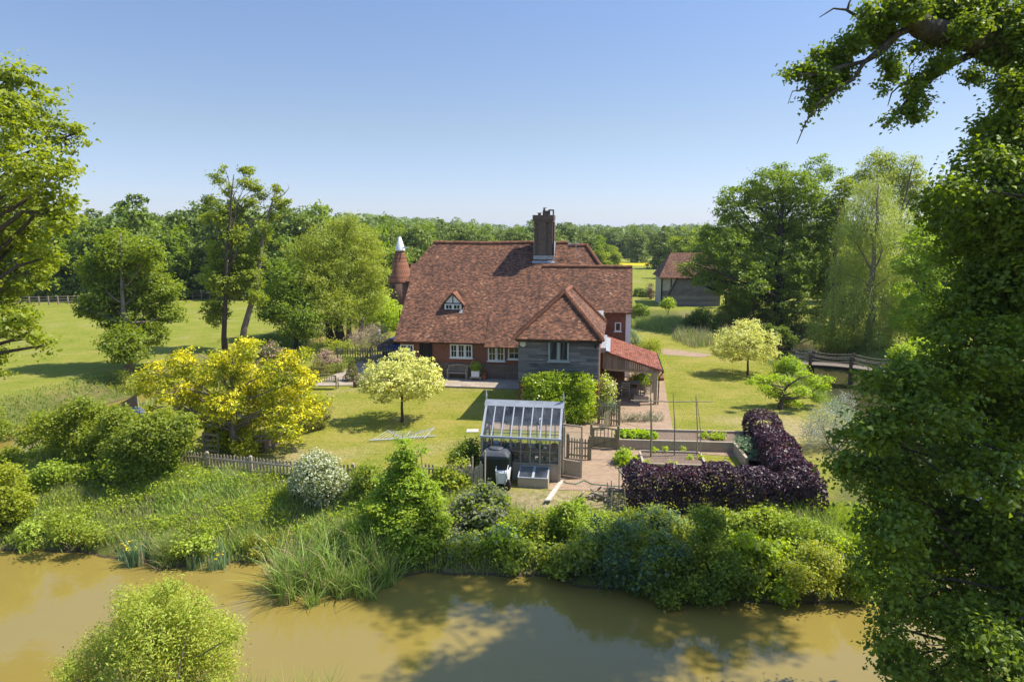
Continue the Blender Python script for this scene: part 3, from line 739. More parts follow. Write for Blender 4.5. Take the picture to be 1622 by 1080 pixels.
# boarded wing
X0, X1, YF, YB = 1.72, 6.04, -9.0, -2.6
MB().box(X0 + .06, X1 - .06, YF + .08, YB, 0, 4.34).build('wing_wall', M['brick_brown'], house)
for xq in (X0, X1 - .34): MB().box(xq, xq + .34, YF, YF + .3, -.2, 1.94).build('brick_pier', M['brick'], house)
MB().box(X1 - .055, X1 + .02, YF + .301, 1.2, 0, 4.3).build('side_wall', M['brick'], house)
bd = MB(); rr = random.Random(5); nb = 14; z0 = 1.95; z1 = 4.3; hb = (z1 - z0) / nb
for i in range(nb):
    z = z0 + i * hb
    cuts = [X0 - .02] + sorted(rr.uniform(X0 + .6, X1 - .6) for _ in range(2)) + [X1 + .02]
    if 7 <= i < 14: cuts = [X0 - .02, rr.uniform(2.2, 3.1), 3.36, 4.42, rr.uniform(4.7, 5.7), X1 + .02]
    for a, b in zip(cuts, cuts[1:]):
        if 7 <= i < 14 and a == 3.36: continue
        j = rr.uniform(-.006, .006)
        bd.hexa([(a + .003, YF - .095 + j, z), (b - .003, YF - .095 + j, z), (b - .003, YF + .079, z), (a + .003, YF + .079, z)],
                [(a + .003, YF - .03 + j, z + hb * .94), (b - .003, YF - .03 + j, z + hb * .94), (b - .003, YF + .079, z + hb * .94), (a + .003, YF + .079, z + hb * .94)])
for i in range(nb):
    z = z0 + i * hb
    bd.hexa([(X0 - .05, YF + .08, z), (X0 + .05, YF + .08, z), (X0 + .05, YB, z), (X0 - .05, YB, z)], [(X0 - .015, YF + .08, z + hb), (X0 + .05, YF + .08, z + hb), (X0 + .05, YB, z + hb), (X0 - .015, YB, z + hb)])
bd.build('weatherboard', M['board'], house)
window(house, 3.34, 4.44, 3.12, 4.2, YF - .035, 2, 0, 'grey_paint', .07, .09)
wr = MB(); ez = 4.33; A0, B0, C0, D0 = (1.48, -9.38, ez), (6.28, -9.38, ez), (6.34, -2.3, ez), (1.52, -2.3, ez); E0, F0 = (4.02, -7.0, 6.64), (4.22, -4.5, 6.74)
wr.slab([A0, B0, E0], .12); wr.slab([B0, C0, F0, E0], .12); wr.slab([C0, D0, F0], .12); wr.slab([D0, A0, E0, F0], .12)
wro = wr.build('wing_roof', M['tile'], house)
rg = MB(); ridge_run(rg, E0, F0, .13); bonnets(rg, A0, E0); bonnets(rg, B0, E0); bonnets(rg, C0, F0); rg.build('bonnet_tile', M['ridge'], wro)
MB().box(1.6, 6.2, -9.32, -9.24, 4.16, 4.24).box(1.62, 1.7, -9.24, -2.5, 4.16, 4.24).build('gutter', M['black'], house)
MB().box(2.2, 5.98, -2.59, 1.29, 0, 4.2).build('link_wall', M['brick_brown'], house)
MB().box(2.1, 6.2, -2.7, 1.28, 4.2, 4.3).box(5.2, 6.1, -1.6, .9, 4.31, 4.75).build('lead_roof', M['lead'], house)
MB().lathe([(.17, 0), (.17, .03), (.12, .05)], 0, 0, 20).build('alarm_box', M['curtain'], house)
ab = bpy.data.objects['alarm_box']; ab.location = (1.95, YF - .075, 4.02); ab.rotation_euler = (R(90), 0, 0)
MB().box(5.78, 5.92, YF - .28, YF - .08, 3.9, 4.02).box(5.82, 5.88, YF - .2, YF - .08, 4.02, 4.1).build('security_light', M['black'], house)
MB().tube([(1.2, -.5, 2.35), (1.2, -.9, 2.2), (1.25, -.9, 1.9), (1.25, -.42, 1.7), (1.25, -.42, .12)], .05, 8).build('downpipe', M['black'], house)
# lean-to on the right
lt = MB(); lt.slab([(6.36, -5.78, 3.14), (9.64, -5.72, 2.1), (9.64, .3, 2.1), (6.36, .3, 3.14)], .09)
lto = lt.build('lean_to_roof', M['tile_red'], house)
MB().box(6.06, 6.38, -5.76, -.6, 3.05, 3.34).slab([(6.36, -5.77, 3.2), (6.62, -5.77, 3.12), (6.62, -.6, 3.12), (6.36, -.6, 3.2)], .03).build('lead_flashing', M['lead'], lto)
gb = MB(); n = 27; rr = random.Random(8)
for i in range(n):
    a = 6.2 + (9.5 - 6.2) * i / n; b = 6.2 + (9.5 - 6.2) * (i + 1) / n - .012; zt = 3.06 - (a - 6.36) / 3.28 * 1.04 - .04
    zt2 = 3.06 - (b - 6.36) / 3.28 * 1.04 - .04; zl = 2.08 - (a - 6.2) * .055 + .06 * max(0, 1 - abs(a - 7.85) / 1.6) + rr.uniform(-.02, .02); y = -5.62 - .012 * (i % 2)
    gb.hexa([(a, y, zl), (b, y, zl), (b, y, zt2), (a, y, zt)], [(a, -5.58, zl), (b, -5.58, zl), (b, -5.58, zt2), (a, -5.58, zt)])
gb.build('gable_planks', M['board_v'], house)
for (px_, py_) in ((9.28, -5.5), (9.28, -2.6), (9.28, .1)):
    pm = MB(); pm.box(px_ - .09, px_ + .09, py_ - .09, py_ + .09, .03, 2.05); pm.bar((px_ - .08, py_, 1.35), (px_ - .75, py_, 2.0), .1, .1) if py_ < -5 else pm.bar((px_, py_ - .08, 1.4), (px_, py_ - .6, 2.0), .1, .1)
    pm.build('lean_to_post', M['oak'], house)
MB().box(9.2, 9.36, -5.55, .2, 2.0, 2.1).bar((6.3, -5.5, 2.05), (9.3, -5.5, 1.92), .12, .14).bar((6.3, -2.6, 2.7), (9.3, -2.6, 1.98), .12, .14).build('beam', M['oak'], house)
MB().tube([(9.66, -5.7, 2.02), (9.62, -5.75, 1.9), (9.46, -5.66, 1.7), (9.44, -5.66, .05)], .035, 8).tube([(9.68, -5.75, 2.03), (9.68, .3, 2.03)], .05, 6).build('downpipe', M['black'], house)
MB().box(6.06, 7.6, .31, .5, 0, 2.6).build('rear_wall', M['brick_brown'], house)

# ================================================================== OAST, BARN
def oast():
    c = P(635, 465, 88); c.z = 0
    t = thing('oast_house', 'round brick oast kiln with conical tiled roof and white cowl behind the house', 'oast house', c, -TH)
    MB().lathe([(1.5, -.5), (1.5, 3.75)], 0, 0, 28).build('kiln_wall', M['brick_brown'], t, True)
    MB().lathe([(1.62, 3.62), (1.62, 3.72), (1.42, 4.5), (.62, 7.3), (.5, 7.62)], 0, 0, 28).build('kiln_roof', M['tile_kiln'], t, True)
    MB().lathe([(.66, 7.6), (.64, 7.7), (.16, 9.3), (.05, 9.36)], .05, 0, 18).build('cowl', M['white'], t, True)
    MB().bar((.3, -.3, 7.95), (1.3, -.5, 8.0), .03, .16).build('cowl_vane', M['white'], t)
    MB().box(-.62, -.22, -1.53, -1.40, 2.9, 3.3).build('window', M['pane'], t)
    MB().hexa([(1.3, -1.0, 0), (5.5, -1.0, 0), (5.5, 3.4, 0), (1.3, 3.4, 0)], [(1.3, -1.0, 3.9), (5.5, -1.0, 3.9), (5.5, 3.4, 3.9), (1.3, 3.4, 3.9)]).build('stowage_wall', M['brick_brown'], t)
    MB().slab([(1.1, -1.3, 3.8), (5.7, -1.3, 3.8), (5.7, 1.2, 5.9), (1.1, 1.2, 5.9)], .14).slab([(5.7, 3.7, 3.8), (1.1, 3.7, 3.8), (1.1, 1.203, 5.9), (5.7, 1.203, 5.9)], .14).build('stowage_roof', M['tile'], t)
oast()
def barn():
    o = P(1093, 480, 93); o.z = 0
    t = thing('barn', 'old timber barn with half-hipped tile roof and weathered boards under trees', 'barn', o, R(-6))
    W, D, H, HR = 3.95, 7.5, 4.0, 7.1
    MB().box(-W, W, 0, D, -.3, H).build('wall', M['cream'], t)
    b = MB(); rr = random.Random(3)
    for i in range(18):
        z = -.3 + i * .235
        a = -W + 2.0 if z > 1.6 else -W + .1
        if z > 1.6: a = -W + max(.15 if z < 1.9 else 1.0 + (z - 1.9) * .6, .1)
        b.hexa([(a, -.1, z), (W, -.1, z), (W, -.002, z), (a, -.002, z)], [(a, -.05, z + .24), (W, -.05, z + .24), (W, -.002, z + .24), (a, -.002, z + .24)])
    b.build('weatherboard', M['barnboard'], t)
    f = MB(); f.box(-W - .02, -W + .16, -.12, -.003, -.3, H); f.box(-W + 1.25, -W + 1.4, -.05, -.003, 1.7, H); f.bar((-W + .9, -.14, 1.2), (-W + 2.3, -.14, H), .12, .06, 0, (0, 1, 0)); f.box(-W + .16, -W + 1.25, -.052, -.003, 1.65, 1.8)
    f.build('timber_frame', M['darkwood'], t)
    r = MB(); h0 = H - .15
    r.slab([(-W - .4, -.5, h0), (W + .4, -.5, h0), (W - 1.2, D / 2, HR), (-W + 1.6, D / 2, HR)], .15)
    r.slab([(-W - .4, D + .5, h0), (-W - .4, -.5, h0), (-W + 1.6, D / 2, HR)], .15)
    r.slab([(W + .4, D + .5, h0), (-W - .4, D + .5, h0), (-W + 1.6, D / 2 + .002, HR), (W - 1.2, D / 2 + .002, HR)], .15)
    r.slab([(W + .4, -.5, h0), (W + .4, D + .5, h0), (W - 1.2, D / 2, HR)], .15)
    r.build('roof', M['tile'], t)
    MB().slab([(W - .4, -.6, 3.9), (W + .1, -2.6, 2.3), (W + 2.0, -2.6, 2.3), (W + 1.0, -.6, 3.9)], .14).build('porch_roof', M['tile_red'], t)
    for xq in (W + .2, W + 1.6): MB().box(xq, xq + .2, -2.4, -2.2, 0, 2.3).build('porch_post', M['darkwood'], t)
    g = MB().slab([(-1.2, 1.5, 5.3), (1.3, 1.5, 5.3), (1.0, 3.4, 7.15), (-.9, 3.4, 7.15)], .2)
barn()

# ================================================================== GARDEN OBJECTS
def GL(x, y, z=0.0):
    p = G(x, y, z); return p
# ---- greenhouse
def greenhouse():
    o = G(764, 757); t = thing('greenhouse', 'grey framed greenhouse on a low timber base with tall finials and open door', 'greenhouse', o, -TH)
    W, D, HE, HR = 3.17, 2.4, 1.80, 2.98; yc = D / 2
    b = MB(); b.box(0, W, 0, .07, -.1, .72); b.box(0, W, D - .07, D, -.1, .72); b.box(0, .07, .071, D - .071, -.1, .72); b.box(W - .07, W, .071, .75, -.1, .72); b.box(W - .07, W, 1.65, D - .071, -.1, .72)
    b.build('base', M['oak'], t)
    f = MB()
    for x in (0, W):
        for y in (0, D): f.box(x - .05, x + .05, y - .05, y + .05, 0, HE)
        for y in (.75, 1.65): f.box(x - .03, x + .03, y - .03, y + .03, .0, HE + .7)
        f.box(x - .03, x + .03, 0, D, HE - .05, HE + .02); 
    n = 8
    for i in range(1, n):
        x = W * i / n
        for y in (0, D): f.box(x - .022, x + .022, y - .02, y + .02, .72, HE)
    for y in (0, D): f.box(0, W, y - .04, y + .04, .70, .77); f.box(-.06, W + .06, y - .06, y + .06, HE - .06, HE + .02); f.box(0, W, y - .015, y + .015, 1.22, 1.25)
    f.build('frame', M['oak'], t)
    r = MB()
    for s, y0 in ((0, -.08), (1, D + .08)):
        for i in range(n + 1):
            x = W * i / n; r.bar((x, y0, HE + .0), (x, yc, HR), .05 if i not in (0, n) else .09, .05)
        r.bar((-.06, y0, HE), (W + .06, y0, HE), .07, .09)
    r.build('roof_frame', M['alu'], t)
    MB().slab([(-.08, yc - .22, HR - .16), (W + .08, yc - .22, HR - .16), (W + .08, yc, HR + .06), (-.08, yc, HR + .06)], .02).slab([(W + .08, yc + .22, HR - .16), (-.08, yc + .22, HR - .16), (-.08, yc, HR + .062), (W + .08, yc, HR + .062)], .02).build('ridge_cap', M['lead'], t)
    g = MB()
    g.poly([(0, -.06, HE + .04), (W, -.06, HE + .04), (W, yc - .02, HR), (0, yc - .02, HR)]); g.poly([(W, D + .06, HE + .04), (0, D + .06, HE + .04), (0, yc + .02, HR), (W, yc + .02, HR)])
    g.build('roof_glass', M['clear'], t)
    g = MB(); g.poly([(0, .0, .75), (W, .0, .75), (W, .0, HE), (0, .0, HE)]); g.poly([(W, D, .75), (0, D, .75), (0, D, HE), (W, D, HE)])
    for x in (0,): g.poly([(x, D, .75), (x, 0, .75), (x, 0, HE), (x, yc, HR - .05), (x, D, HE)])
    g.poly([(W, 0, .75), (W, .75, .75), (W, .75, HE + .62), (W, 0, HE)]); g.poly([(W, 1.65, .75), (W, D, .75), (W, D, HE), (W, 1.65, HE + .6)])
    g.build('wall_glass', M['clear'], t)
    for x in (-.04, W + .04):
        MB().tube([(x, yc, HR - .1), (x, yc, HR + .12), (x, yc, HR + .2), (x, yc, HR + .5)], [.035, .03, .045, .008], 8).build('finial', M['alu'], t)
    d = MB(); dx = W + .06; h = Vector((dx, .76, 0)); dd = Vector((.93, -.30, 0)) * .85
    def q(s, z): return h + dd * s + Vector((0, 0, z))
    for s in (0, 1): d.bar(q(s, .05), q(s, 2.2), .06, .05)
    for z in (.08, .7, 2.2): d.bar(q(0, z), q(1, z), .05, .06)
    do_ = d.build('door', M['oak'], t)
    MB().slab([q(.05, .1), q(.95, .1), q(.95, .66), q(.05, .66)], .02).build('door_panel', M['oak'], do_)
    MB().poly([q(.05, .74), q(.95, .74), q(.95, 2.16), q(.05, 2.16)]).build('door_glass', M['clear'], do_)
    s = MB()
    for z, y0, y1 in ((.82, .1, .6), (1.3, .08, .38), (.82, 1.85, 2.3)):
        for i in range(4): s.box(.12, W - .12, y0 + (y1 - y0) * i / 4, y0 + (y1 - y0) * (i + .82) / 4, z, z + .025)
    for x in (.2, 1.1, 2.0, 2.95): s.box(x, x + .05, .1, .15, 0, .82); s.box(x, x + .05, .45, .5, 0, .82); s.box(x, x + .03, .1, .13, .85, 1.3)
    s.build('staging', M['oak'], t)
    v = MB(); v.tube([(2.35, .35, 1.75), (2.3, .45, 2.45), (2.32, .52, 2.5)], .025, 6); v.build('vent_arm', M['alu'], t)
    rg = random.Random(4)
    for i in range(24):
        x = .2 + i * .118 + rg.uniform(-.04, .04); z = 1.326 if i % 2 else .846; y = rg.uniform(.16, .3); k = rg.uniform(.9, 1.6)
        wp = o + UX * x + VX * y + Vector((0, 0, z))
        big = rg.random() < .5
        if big:
            p = thing('potted_plant', 'leafy seedling in a pot on the greenhouse staging', 'potted plant', wp, 0, 'potted seedlings on the greenhouse staging')
            MB().lathe([(.05 * k, 0), (.075 * k, .12 * k), (.08 * k, .12 * k)], 0, 0, 10).build('pot', M['terracotta' if rg.random() < .6 else 'black'], p)
            foliage('foliage', np.random.default_rng(i), [(0, 0, .2 * k, .12 * k)], 60, .06, LF['bright'], p, per=6, cr=.04)
        else:
            c = rg.choice(['terracotta', 'terracotta', 'white', 'black'])
            tag(MB().lathe([(.055 * k, 0), (.08 * k, .13 * k), (.085 * k, .13 * k), (.075 * k, .135 * k), (.05 * k, .03)], 0, 0, 10).build('flower_pot', M[c], None), 'small %s flower pot on the greenhouse staging' % {'terracotta': 'terracotta', 'white': 'white', 'black': 'black'}[c], 'flower pot', 'empty flower pots on the greenhouse staging').location = wp
    bp = o + UX * 1.32 + VX * .22 + Vector((0, 0, .85))
    p = thing('marigold_pot', 'orange flowers in a pot inside the greenhouse near the tank', 'potted plant', bp); MB().lathe([(.07, 0), (.1, .16)], 0, 0, 10).build('pot', M['black'], p)
    foliage('flowers', np.random.default_rng(77), [(0, 0, .26, .13)], 70, .075, M['orange'], p, per=6, cr=.05)
greenhouse()
def at(px, py): return G(px, py)
# ---- oil tank
t = thing('water_tank', 'dark green plastic storage tank with round lid beside the greenhouse', 'tank', LW(0, 0) * 0 + G(783, 770) + VX * .62, -TH)
b = MB(); b.hexa([(-.58, -.6, 0), (.58, -.6, 0), (.62, .6, 0), (-.62, .6, 0)], [(-.6, -.62, 1.22), (.6, -.62, 1.22), (.62, .62, 1.22), (-.62, .62, 1.22)])
b.build('tank_body', M['tank'], t, False, .09)
b = MB(); b.hexa([(-.6, -.62, 1.2), (.6, -.62, 1.2), (.6, .62, 1.2), (-.6, .62, 1.2)], [(-.42, -.42, 1.38), (.42, -.42, 1.38), (.42, .42, 1.38), (-.42, .42, 1.38)]); b.build('tank_top', M['tanktop'], t, False, .06)
MB().lathe([(.29, 1.37), (.29, 1.42), (.26, 1.45), (.08, 1.46)], -.02, -.05, 24).build('lid', M['tanktop'], t)
# ---- wheelbarrow standing on its nose
t = thing('wheelbarrow', 'white wheelbarrow tipped upright with red wheel and handles in the air', 'wheelbarrow', G(797, 771) + VX * .1, -TH - .12)
b = MB(); A = [(-.27, .05, .08), (.22, .05, .08), (.29, .12, .78), (-.3, .12, .78)]; Bq = [(-.20, -.2, .16), (.15, -.2, .16), (.21, -.22, .62), (-.23, -.22, .62)]
b.hexa([A[0], A[1], Bq[1], Bq[0]], [A[3], A[2], Bq[2], Bq[3]]); b.build('tray', M['white'], t, False, .02)
b = MB(); b.tube([(.12, -.26, .12), (.2, -.26, .7), (.2, .04, .95), (.14, .10, 1.28)], .018, 8); b.tube([(-.2, -.26, .14), (-.25, -.24, .7), (-.28, .04, .98), (-.36, .10, 1.3)], .02, 8); b.tube([(-.25, -.26, .68), (.2, -.26, .68)], .014, 6); b.build('handle', M['steel'], t)
w_ = MB(); w_.torus((.30, -.3, .21), (1, .55, 0), .15, .05, 22, 8); wo_ = w_.build('wheel', M['rubber'], t, True)
a = Vector((1, .55, 0)).normalized(); MB().tube([Vector((.30, -.3, .21)) - a * .035, Vector((.30, -.3, .21)) + a * .035], .135, 16).build('rim', M['red'], wo_)
b = MB(); b.tube([(.1, -.24, .3), (.24, -.28, .21)], .014, 6); b.tube([(.2, -.26, .55), (.26, -.3, .25)], .014, 6); b.build('bracket', M['black'], t)
# ---- cold frame
t = thing('cold_frame', 'low wooden cold frame with two glazed lids on the dry ground', 'cold frame', G(820, 771), -TH)
b = MB(); b.hexa([(0, 0, 0), (1.2, 0, 0), (1.2, .75, 0), (0, .75, 0)], [(0, 0, .38), (1.2, 0, .38), (1.2, .75, .6), (0, .75, .6)]); b.build('box', M['oak'], t)
for x0 in (.0, .605):
    b = MB()
    def sq(x, y): return (x, y, .40 + y * .22 / .75)
    for a_, c_ in (((x0, 0), (x0 + .595, 0)), ((x0, .76), (x0 + .595, .76)), ((x0 + .02, 0), (x0 + .02, .76)), ((x0 + .575, 0), (x0 + .575, .76))): b.bar(sq(*a_), sq(*c_), .05, .04)
    l_ = b.build('lid', M['alu'], t); MB().poly([sq(x0 + .02, .02), sq(x0 + .57, .02), sq(x0 + .57, .74), sq(x0 + .02, .74)]).build('glass', M['clear'], l_)
# ---- hose
t = thing('hose_reel', 'coiled green garden hose hanging on the greenhouse corner post', 'hose', G(880, 757) + Vector((0, -.12, 0)), -TH)
b = MB(); rg = random.Random(2)
for i in range(9): b.torus((rg.uniform(-.02, .02), -.05 - .02 * (i % 5), .48 + rg.uniform(-.04, .02)), (rg.uniform(-.1, .1), 1, rg.uniform(-.1, .1)), .21 + rg.uniform(-.03, .03), .015, 26, 6)
b.build('coil', M['hose'], t, True)
MB().box(-.12, .12, -.02, .04, .4, .75).build('bracket', M['alu'], t)
pts = [G(*q) for q in ((884, 757), (897, 766), (912, 768), (925, 762), (938, 768), (960, 770), (985, 772), (992, 760), (980, 745), (984, 730))]
b = MB(); b.tube([p + Vector((0, 0, .045)) for p in pts], .016, 6); tag(b.build('garden_hose', M['hose']), 'thin green hose trailing across the brick yard', 'hose')
tag(MB().slab([G(863, 794) + Vector((0, 0, .06)), G(872, 794) + Vector((0, 0, .06)), G(893, 762) + Vector((0, 0, .06)), G(887, 762) + Vector((0, 0, .06))], .06).build('plank', M['stone']), 'pale narrow plank lying on dry ground beside the cold frame', 'plank')
# spoil heap and stakes
t = MB(); rg = random.Random(6); c = G(948, 786)
for i in range(26):
    p = c + Vector((rg.gauss(0, .28), rg.gauss(0, .18), rg.uniform(0, .22))); d = Vector((rg.gauss(0, 1), rg.gauss(0, 1), rg.gauss(0, .4))).normalized() * rg.uniform(.12, .3); t.tube([p - d, p, p + d], [.03, .05, .02], 5)
tag(t.build('rubble_heap', M['twig']), 'small heap of dry clods and sticks at the yard edge', 'heap')
for i, (x, y, h) in enumerate(((962, 796, .8), (972, 800, .95), (980, 798, 1.3), (993, 806, .7), (968, 806, .6))):
    p = G(x, y); o = MB().tube([(0, 0, -.2), (.05 * (-1) ** i - .06, .02, h)], .02, 6).build('garden_stake', M['twig'])
    o.location = p; tag(o, 'thin bare garden stake left of the purple hedge', 'stake', 'stakes at the end of the purple hedge')
# ---- fences and gates
def picket_fence(name, label, pts, h=.85, gap=.12, w=.07, posts=1.9, mat='oak', rail_z=(.28, .66), cat='fence', post_h=None, seed=1):
    a = Vector(pts[0]); t = thing(name, label, cat, a); rg = random.Random(seed); pk = MB(); rl = MB(); plist = []
    for i in range(len(pts) - 1):
        p, q = Vector(pts[i]) - a, Vector(pts[i + 1]) - a; L = (q - p).length; d = (q - p) / L; n = Vector((-d.y, d.x, 0)).normalized()
        if n.y > 0: n = -n
        k = int(L / gap)
        for j in range(k):
            c = p + d * (gap * (j + .5)) + n * .03; hh = h + rg.uniform(-.02, .02); s = d * w / 2; e = n * .009; z0 = Vector((0, 0, .04)); lean = d * rg.uniform(-.012, .012)
            b0 = [c - s - e + z0, c + s - e + z0, c + s + e + z0, c - s + e + z0]
            up = Vector((0, 0, hh)) + lean; m0 = [v + up - Vector((0, 0, .05)) for v in b0]; pk.hexa(b0, m0)
            t0 = [c + up + Vector((0, 0, .04)) - s * .45 - e, c + up + Vector((0, 0, .04)) + s * .45 - e, c + up + Vector((0, 0, .04)) + s * .45 + e, c + up + Vector((0, 0, .04)) - s * .45 + e]
            pk.hexa(m0, t0)
        m = max(1, round(L / posts))
        for j in range(m + (1 if i == len(pts) - 2 else 0)): plist.append(p + d * (L * j / m))
    pk.build('picket_panel', M[mat], t)
    for z in rail_z:
        rl = MB()
        for i in range(len(pts) - 1):
            p, q = Vector(pts[i]) - a, Vector(pts[i + 1]) - a; d = (q - p).normalized(); n = Vector((-d.y, d.x, 0)).normalized(); n = -n if n.y > 0 else n
            rl.bar(p + Vector((0, 0, z)) + n * .062, q + Vector((0, 0, z)) + n * .062, .05, .07)
        rl.build('rail', M[mat], t)
    for c in plist:
        pb = MB(); H = post_h or h + .06; pb.box(-.06, .06, -.06, .06, -.3, H).hexa([(-.06, -.06, H), (.06, -.06, H), (.06, .06, H), (-.06, .06, H)], [(-.02, -.02, H + .05), (.02, -.02, H + .05), (.02, .02, H + .05), (-.02, .02, H + .05)])
        o = pb.build('post', M[mat], t); o.location = c
    return t
def gz(x, y, z=0):
    p = G(x, y, z); p.z = hz(p.x, p.y); return p
picket_fence('picket_fence', 'low weathered picket fence along the top of the grassy bank', [gz(252, 742), gz(330, 748), gz(470, 762), gz(560, 768)], .82, .155, .085, seed=3)
picket_fence('picket_fence', 'short picket fence half hidden by the young tree and the creeper', [gz(655, 765), gz(744, 770)], .8, .15, .08, seed=4)
picket_fence('picket_fence', 'short green-stained picket panel between greenhouse door and garden gate', [G(899, 725), G(934, 729)], .93, .125, .06, 2.0, 'oakgreen', (.2, .8), seed=5, post_h=1.1)
picket_fence('picket_fence', 'tall picket panel with a tall post beside the brick pier of the boarded wing', [G(948, 671), G(980, 675)], 1.15, .13, .06, 2.0, 'oakgreen', (.3, 1.0), seed=6, post_h=1.35)
picket_fence('picket_fence', 'dark picket fence behind the drive and the beige shrub', [G(534, 572, .2), G(640, 572, .2)], 1.0, .19, .08, 2.2, 'oakgreen', (.3, .8), seed=7)
# gate with bars above a boarded lower panel
p0 = G(937, 709); p1 = G(978, 712); L = (p1 - p0).length; t = thing('garden_gate', 'wooden garden gate with bars above a boarded lower panel', 'gate', p0, math.atan2((p1 - p0).y, (p1 - p0).x))
b = MB(); b.box(.05, .12, -.03, .03, .05, .92); b.box(L - .12, L - .05, -.03, .03, .05, .92); b.box(.12, L - .12, -.025, .025, .5, .58); b.box(.12, L - .12, -.025, .025, .05, .13)
for i in range(12):
    x0 = .05 + (L - .1) * i / 12; x1 = .05 + (L - .1) * (i + 1) / 12; f = lambda x: .90 + .07 * math.sin(math.pi * (x / L)); b.hexa([(x0, -.03, f(x0)), (x1, -.03, f(x1)), (x1, .03, f(x1)), (x0, .03, f(x0))], [(x0, -.03, f(x0) + .07), (x1, -.03, f(x1) + .07), (x1, .03, f(x1) + .07), (x0, .03, f(x0) + .07)])
b.bar((.12, -.03, .13), (L - .12, -.03, .5), .05, .02); b.build('gate_frame', M['oakgreen'], t)
b = MB()
for i in range(5): x = .12 + (L - .24) * (i + .7) / 5.6; b.box(x - .02, x + .02, -.012, .012, .58, .95)
b.build('bars', M['oakgreen'], t)
b = MB()
for i in range(9): x0 = .12 + (L - .24) * i / 9; b.box(x0 + .004, x0 + (L - .24) / 9, -.012, .012, .13, .5)
b.build('board_panel', M['oakgreen'], t)
for x in (-.02, L + .02):
    o = MB().box(-.06, .06, -.06, .06, -.2, 1.05).lathe([(.03, 1.05), (.06, 1.09), (.055, 1.14), (.01, 1.17)], 0, 0, 10).build('gate_post', M['oakgreen'], t); o.location = (x, 0, 0)
p0 = G(955, 682); t = thing('open_gate', 'open wooden gate leaf standing in shade below the tall picket panel', 'gate', p0, R(58))
b = MB(); b.bar((0, 0, .1), (.9, 0, .1), .04, .07); b.bar((0, 0, .8), (.9, 0, .8), .04, .07); b.bar((0, 0, .1), (.9, 0, .8), .04, .05)
for i in range(7): b.box(i * .14, i * .14 + .06, -.05, -.03, .05, .95)
b.build('gate_frame', M['oakgreen'], t)
# ---- raised beds
t = thing('raised_bed', 'long L-shaped raised vegetable bed of grey timber boards', 'raised bed', G(981, 711), 0)
a = G(981, 711) - G(981, 711); b1 = G(1160, 716) - G(981, 711); c1 = G(1180, 742) - G(981, 711); dir1 = b1.normalized(); nor = Vector((-dir1.y, dir1.x, 0))
H = .48; D = 1.75
def wallb(mb, p, q, th=.12, h=H): 
    p = Vector(p); q = Vector(q); mb.bar(p + Vector((0, 0, h / 2 - .1)), q + Vector((0, 0, h / 2 - .1)), th, h + .2)
b = MB(); wallb(b, a, b1); wallb(b, b1 + dir1 * .06, c1 + dir1 * .06); wallb(b, a + nor * D, b1 + dir1 * 2.0 + nor * D, .1, H + .02); wallb(b, a + nor * .06, a + nor * D); b.build('timber_edge', M['oak'], t)
b = MB(); q = lambda v, z=.38: (v.x, v.y, z); b.poly([q(a + nor * .06 + dir1 * .06), q(b1 + nor * .06), q(b1 + nor * (D - .05)), q(a + nor * (D - .05) + dir1 * .06)]); b.poly([q(b1 + dir1 * .1 + nor * .06, .381), q(c1 + dir1 * .1, .381), q(c1 + dir1 * 2.1, .381), q(b1 + dir1 * 2.0 + nor * (D - .05), .381), q(b1 + nor * (D - .05), .381), q(b1 + nor * .06, .381)]); b.build('soil', M['soil'], t)
p0 = G(1019, 742); p1 = G(1119, 745); t = thing('vegetable_bed', 'low timber-edged bed of bare soil under the bean poles', 'raised bed', p0); d = (p1 - p0); L = d.length; d = d / L; n_ = Vector((-d.y, d.x, 0)); b = MB()
z = Vector((0, 0, 0)); wallb(b, z, d * L, .08, .25); wallb(b, n_ * 1.75, d * L + n_ * 1.75, .08, .25); wallb(b, n_ * .04, n_ * 1.71, .08, .24); wallb(b, d * L + n_ * .04, d * L + n_ * 1.71, .1, .26); b.build('timber_edge', M['oak'], t)
q = lambda v, zz=.17: (v.x, v.y, zz); MB().poly([q(d * .04 + n_ * .04), q(d * (L - .05) + n_ * .04), q(d * (L - .05) + n_ * 1.71), q(d * .04 + n_ * 1.71)]).build('soil', M['soil'], t)
# bean frame
t = thing('bean_trellis', 'rustic bean frame of thin poles with one long crossbar', 'plant frame', G(1031, 729))
o0 = G(1031, 729)
def pole(mb, x, yb, yt, r=.025, lean=(0, 0)):
    a = G(x, yb); zc = (a.y) * CP + 10 * SP; top = P(x, yt, a.y * CP + (10 - 1.9) * SP); mb.tube([a - o0, (a + top) / 2 - o0 + Vector((.02, 0, 0)), top - o0 + Vector((lean[0], lean[1], 0))], [r, r * .9, r * .6], 6)
for k, (x, yb, yt, r, le) in enumerate(((1031, 729, 630, .05, (0, 0)), (1068, 727, 623, .028, (-.05, 0)), (1104, 726, 627, .03, (-.05, 0)), (1109, 730, 632, .02, (-.12, .1)))):
    m = MB(); pole(m, x, yb, yt, r, le); m.build('pole', M['oakgreen' if k == 0 else 'twig'], t)
e0 = P(999, 634, 30.2) - o0; e1 = P(1129, 636, 30.2) - o0; MB().tube([e0, (e0 + e1) / 2 - Vector((0, 0, .03)), e1], [.028, .026, .018], 6).build('crossbar', M['twig'], t)
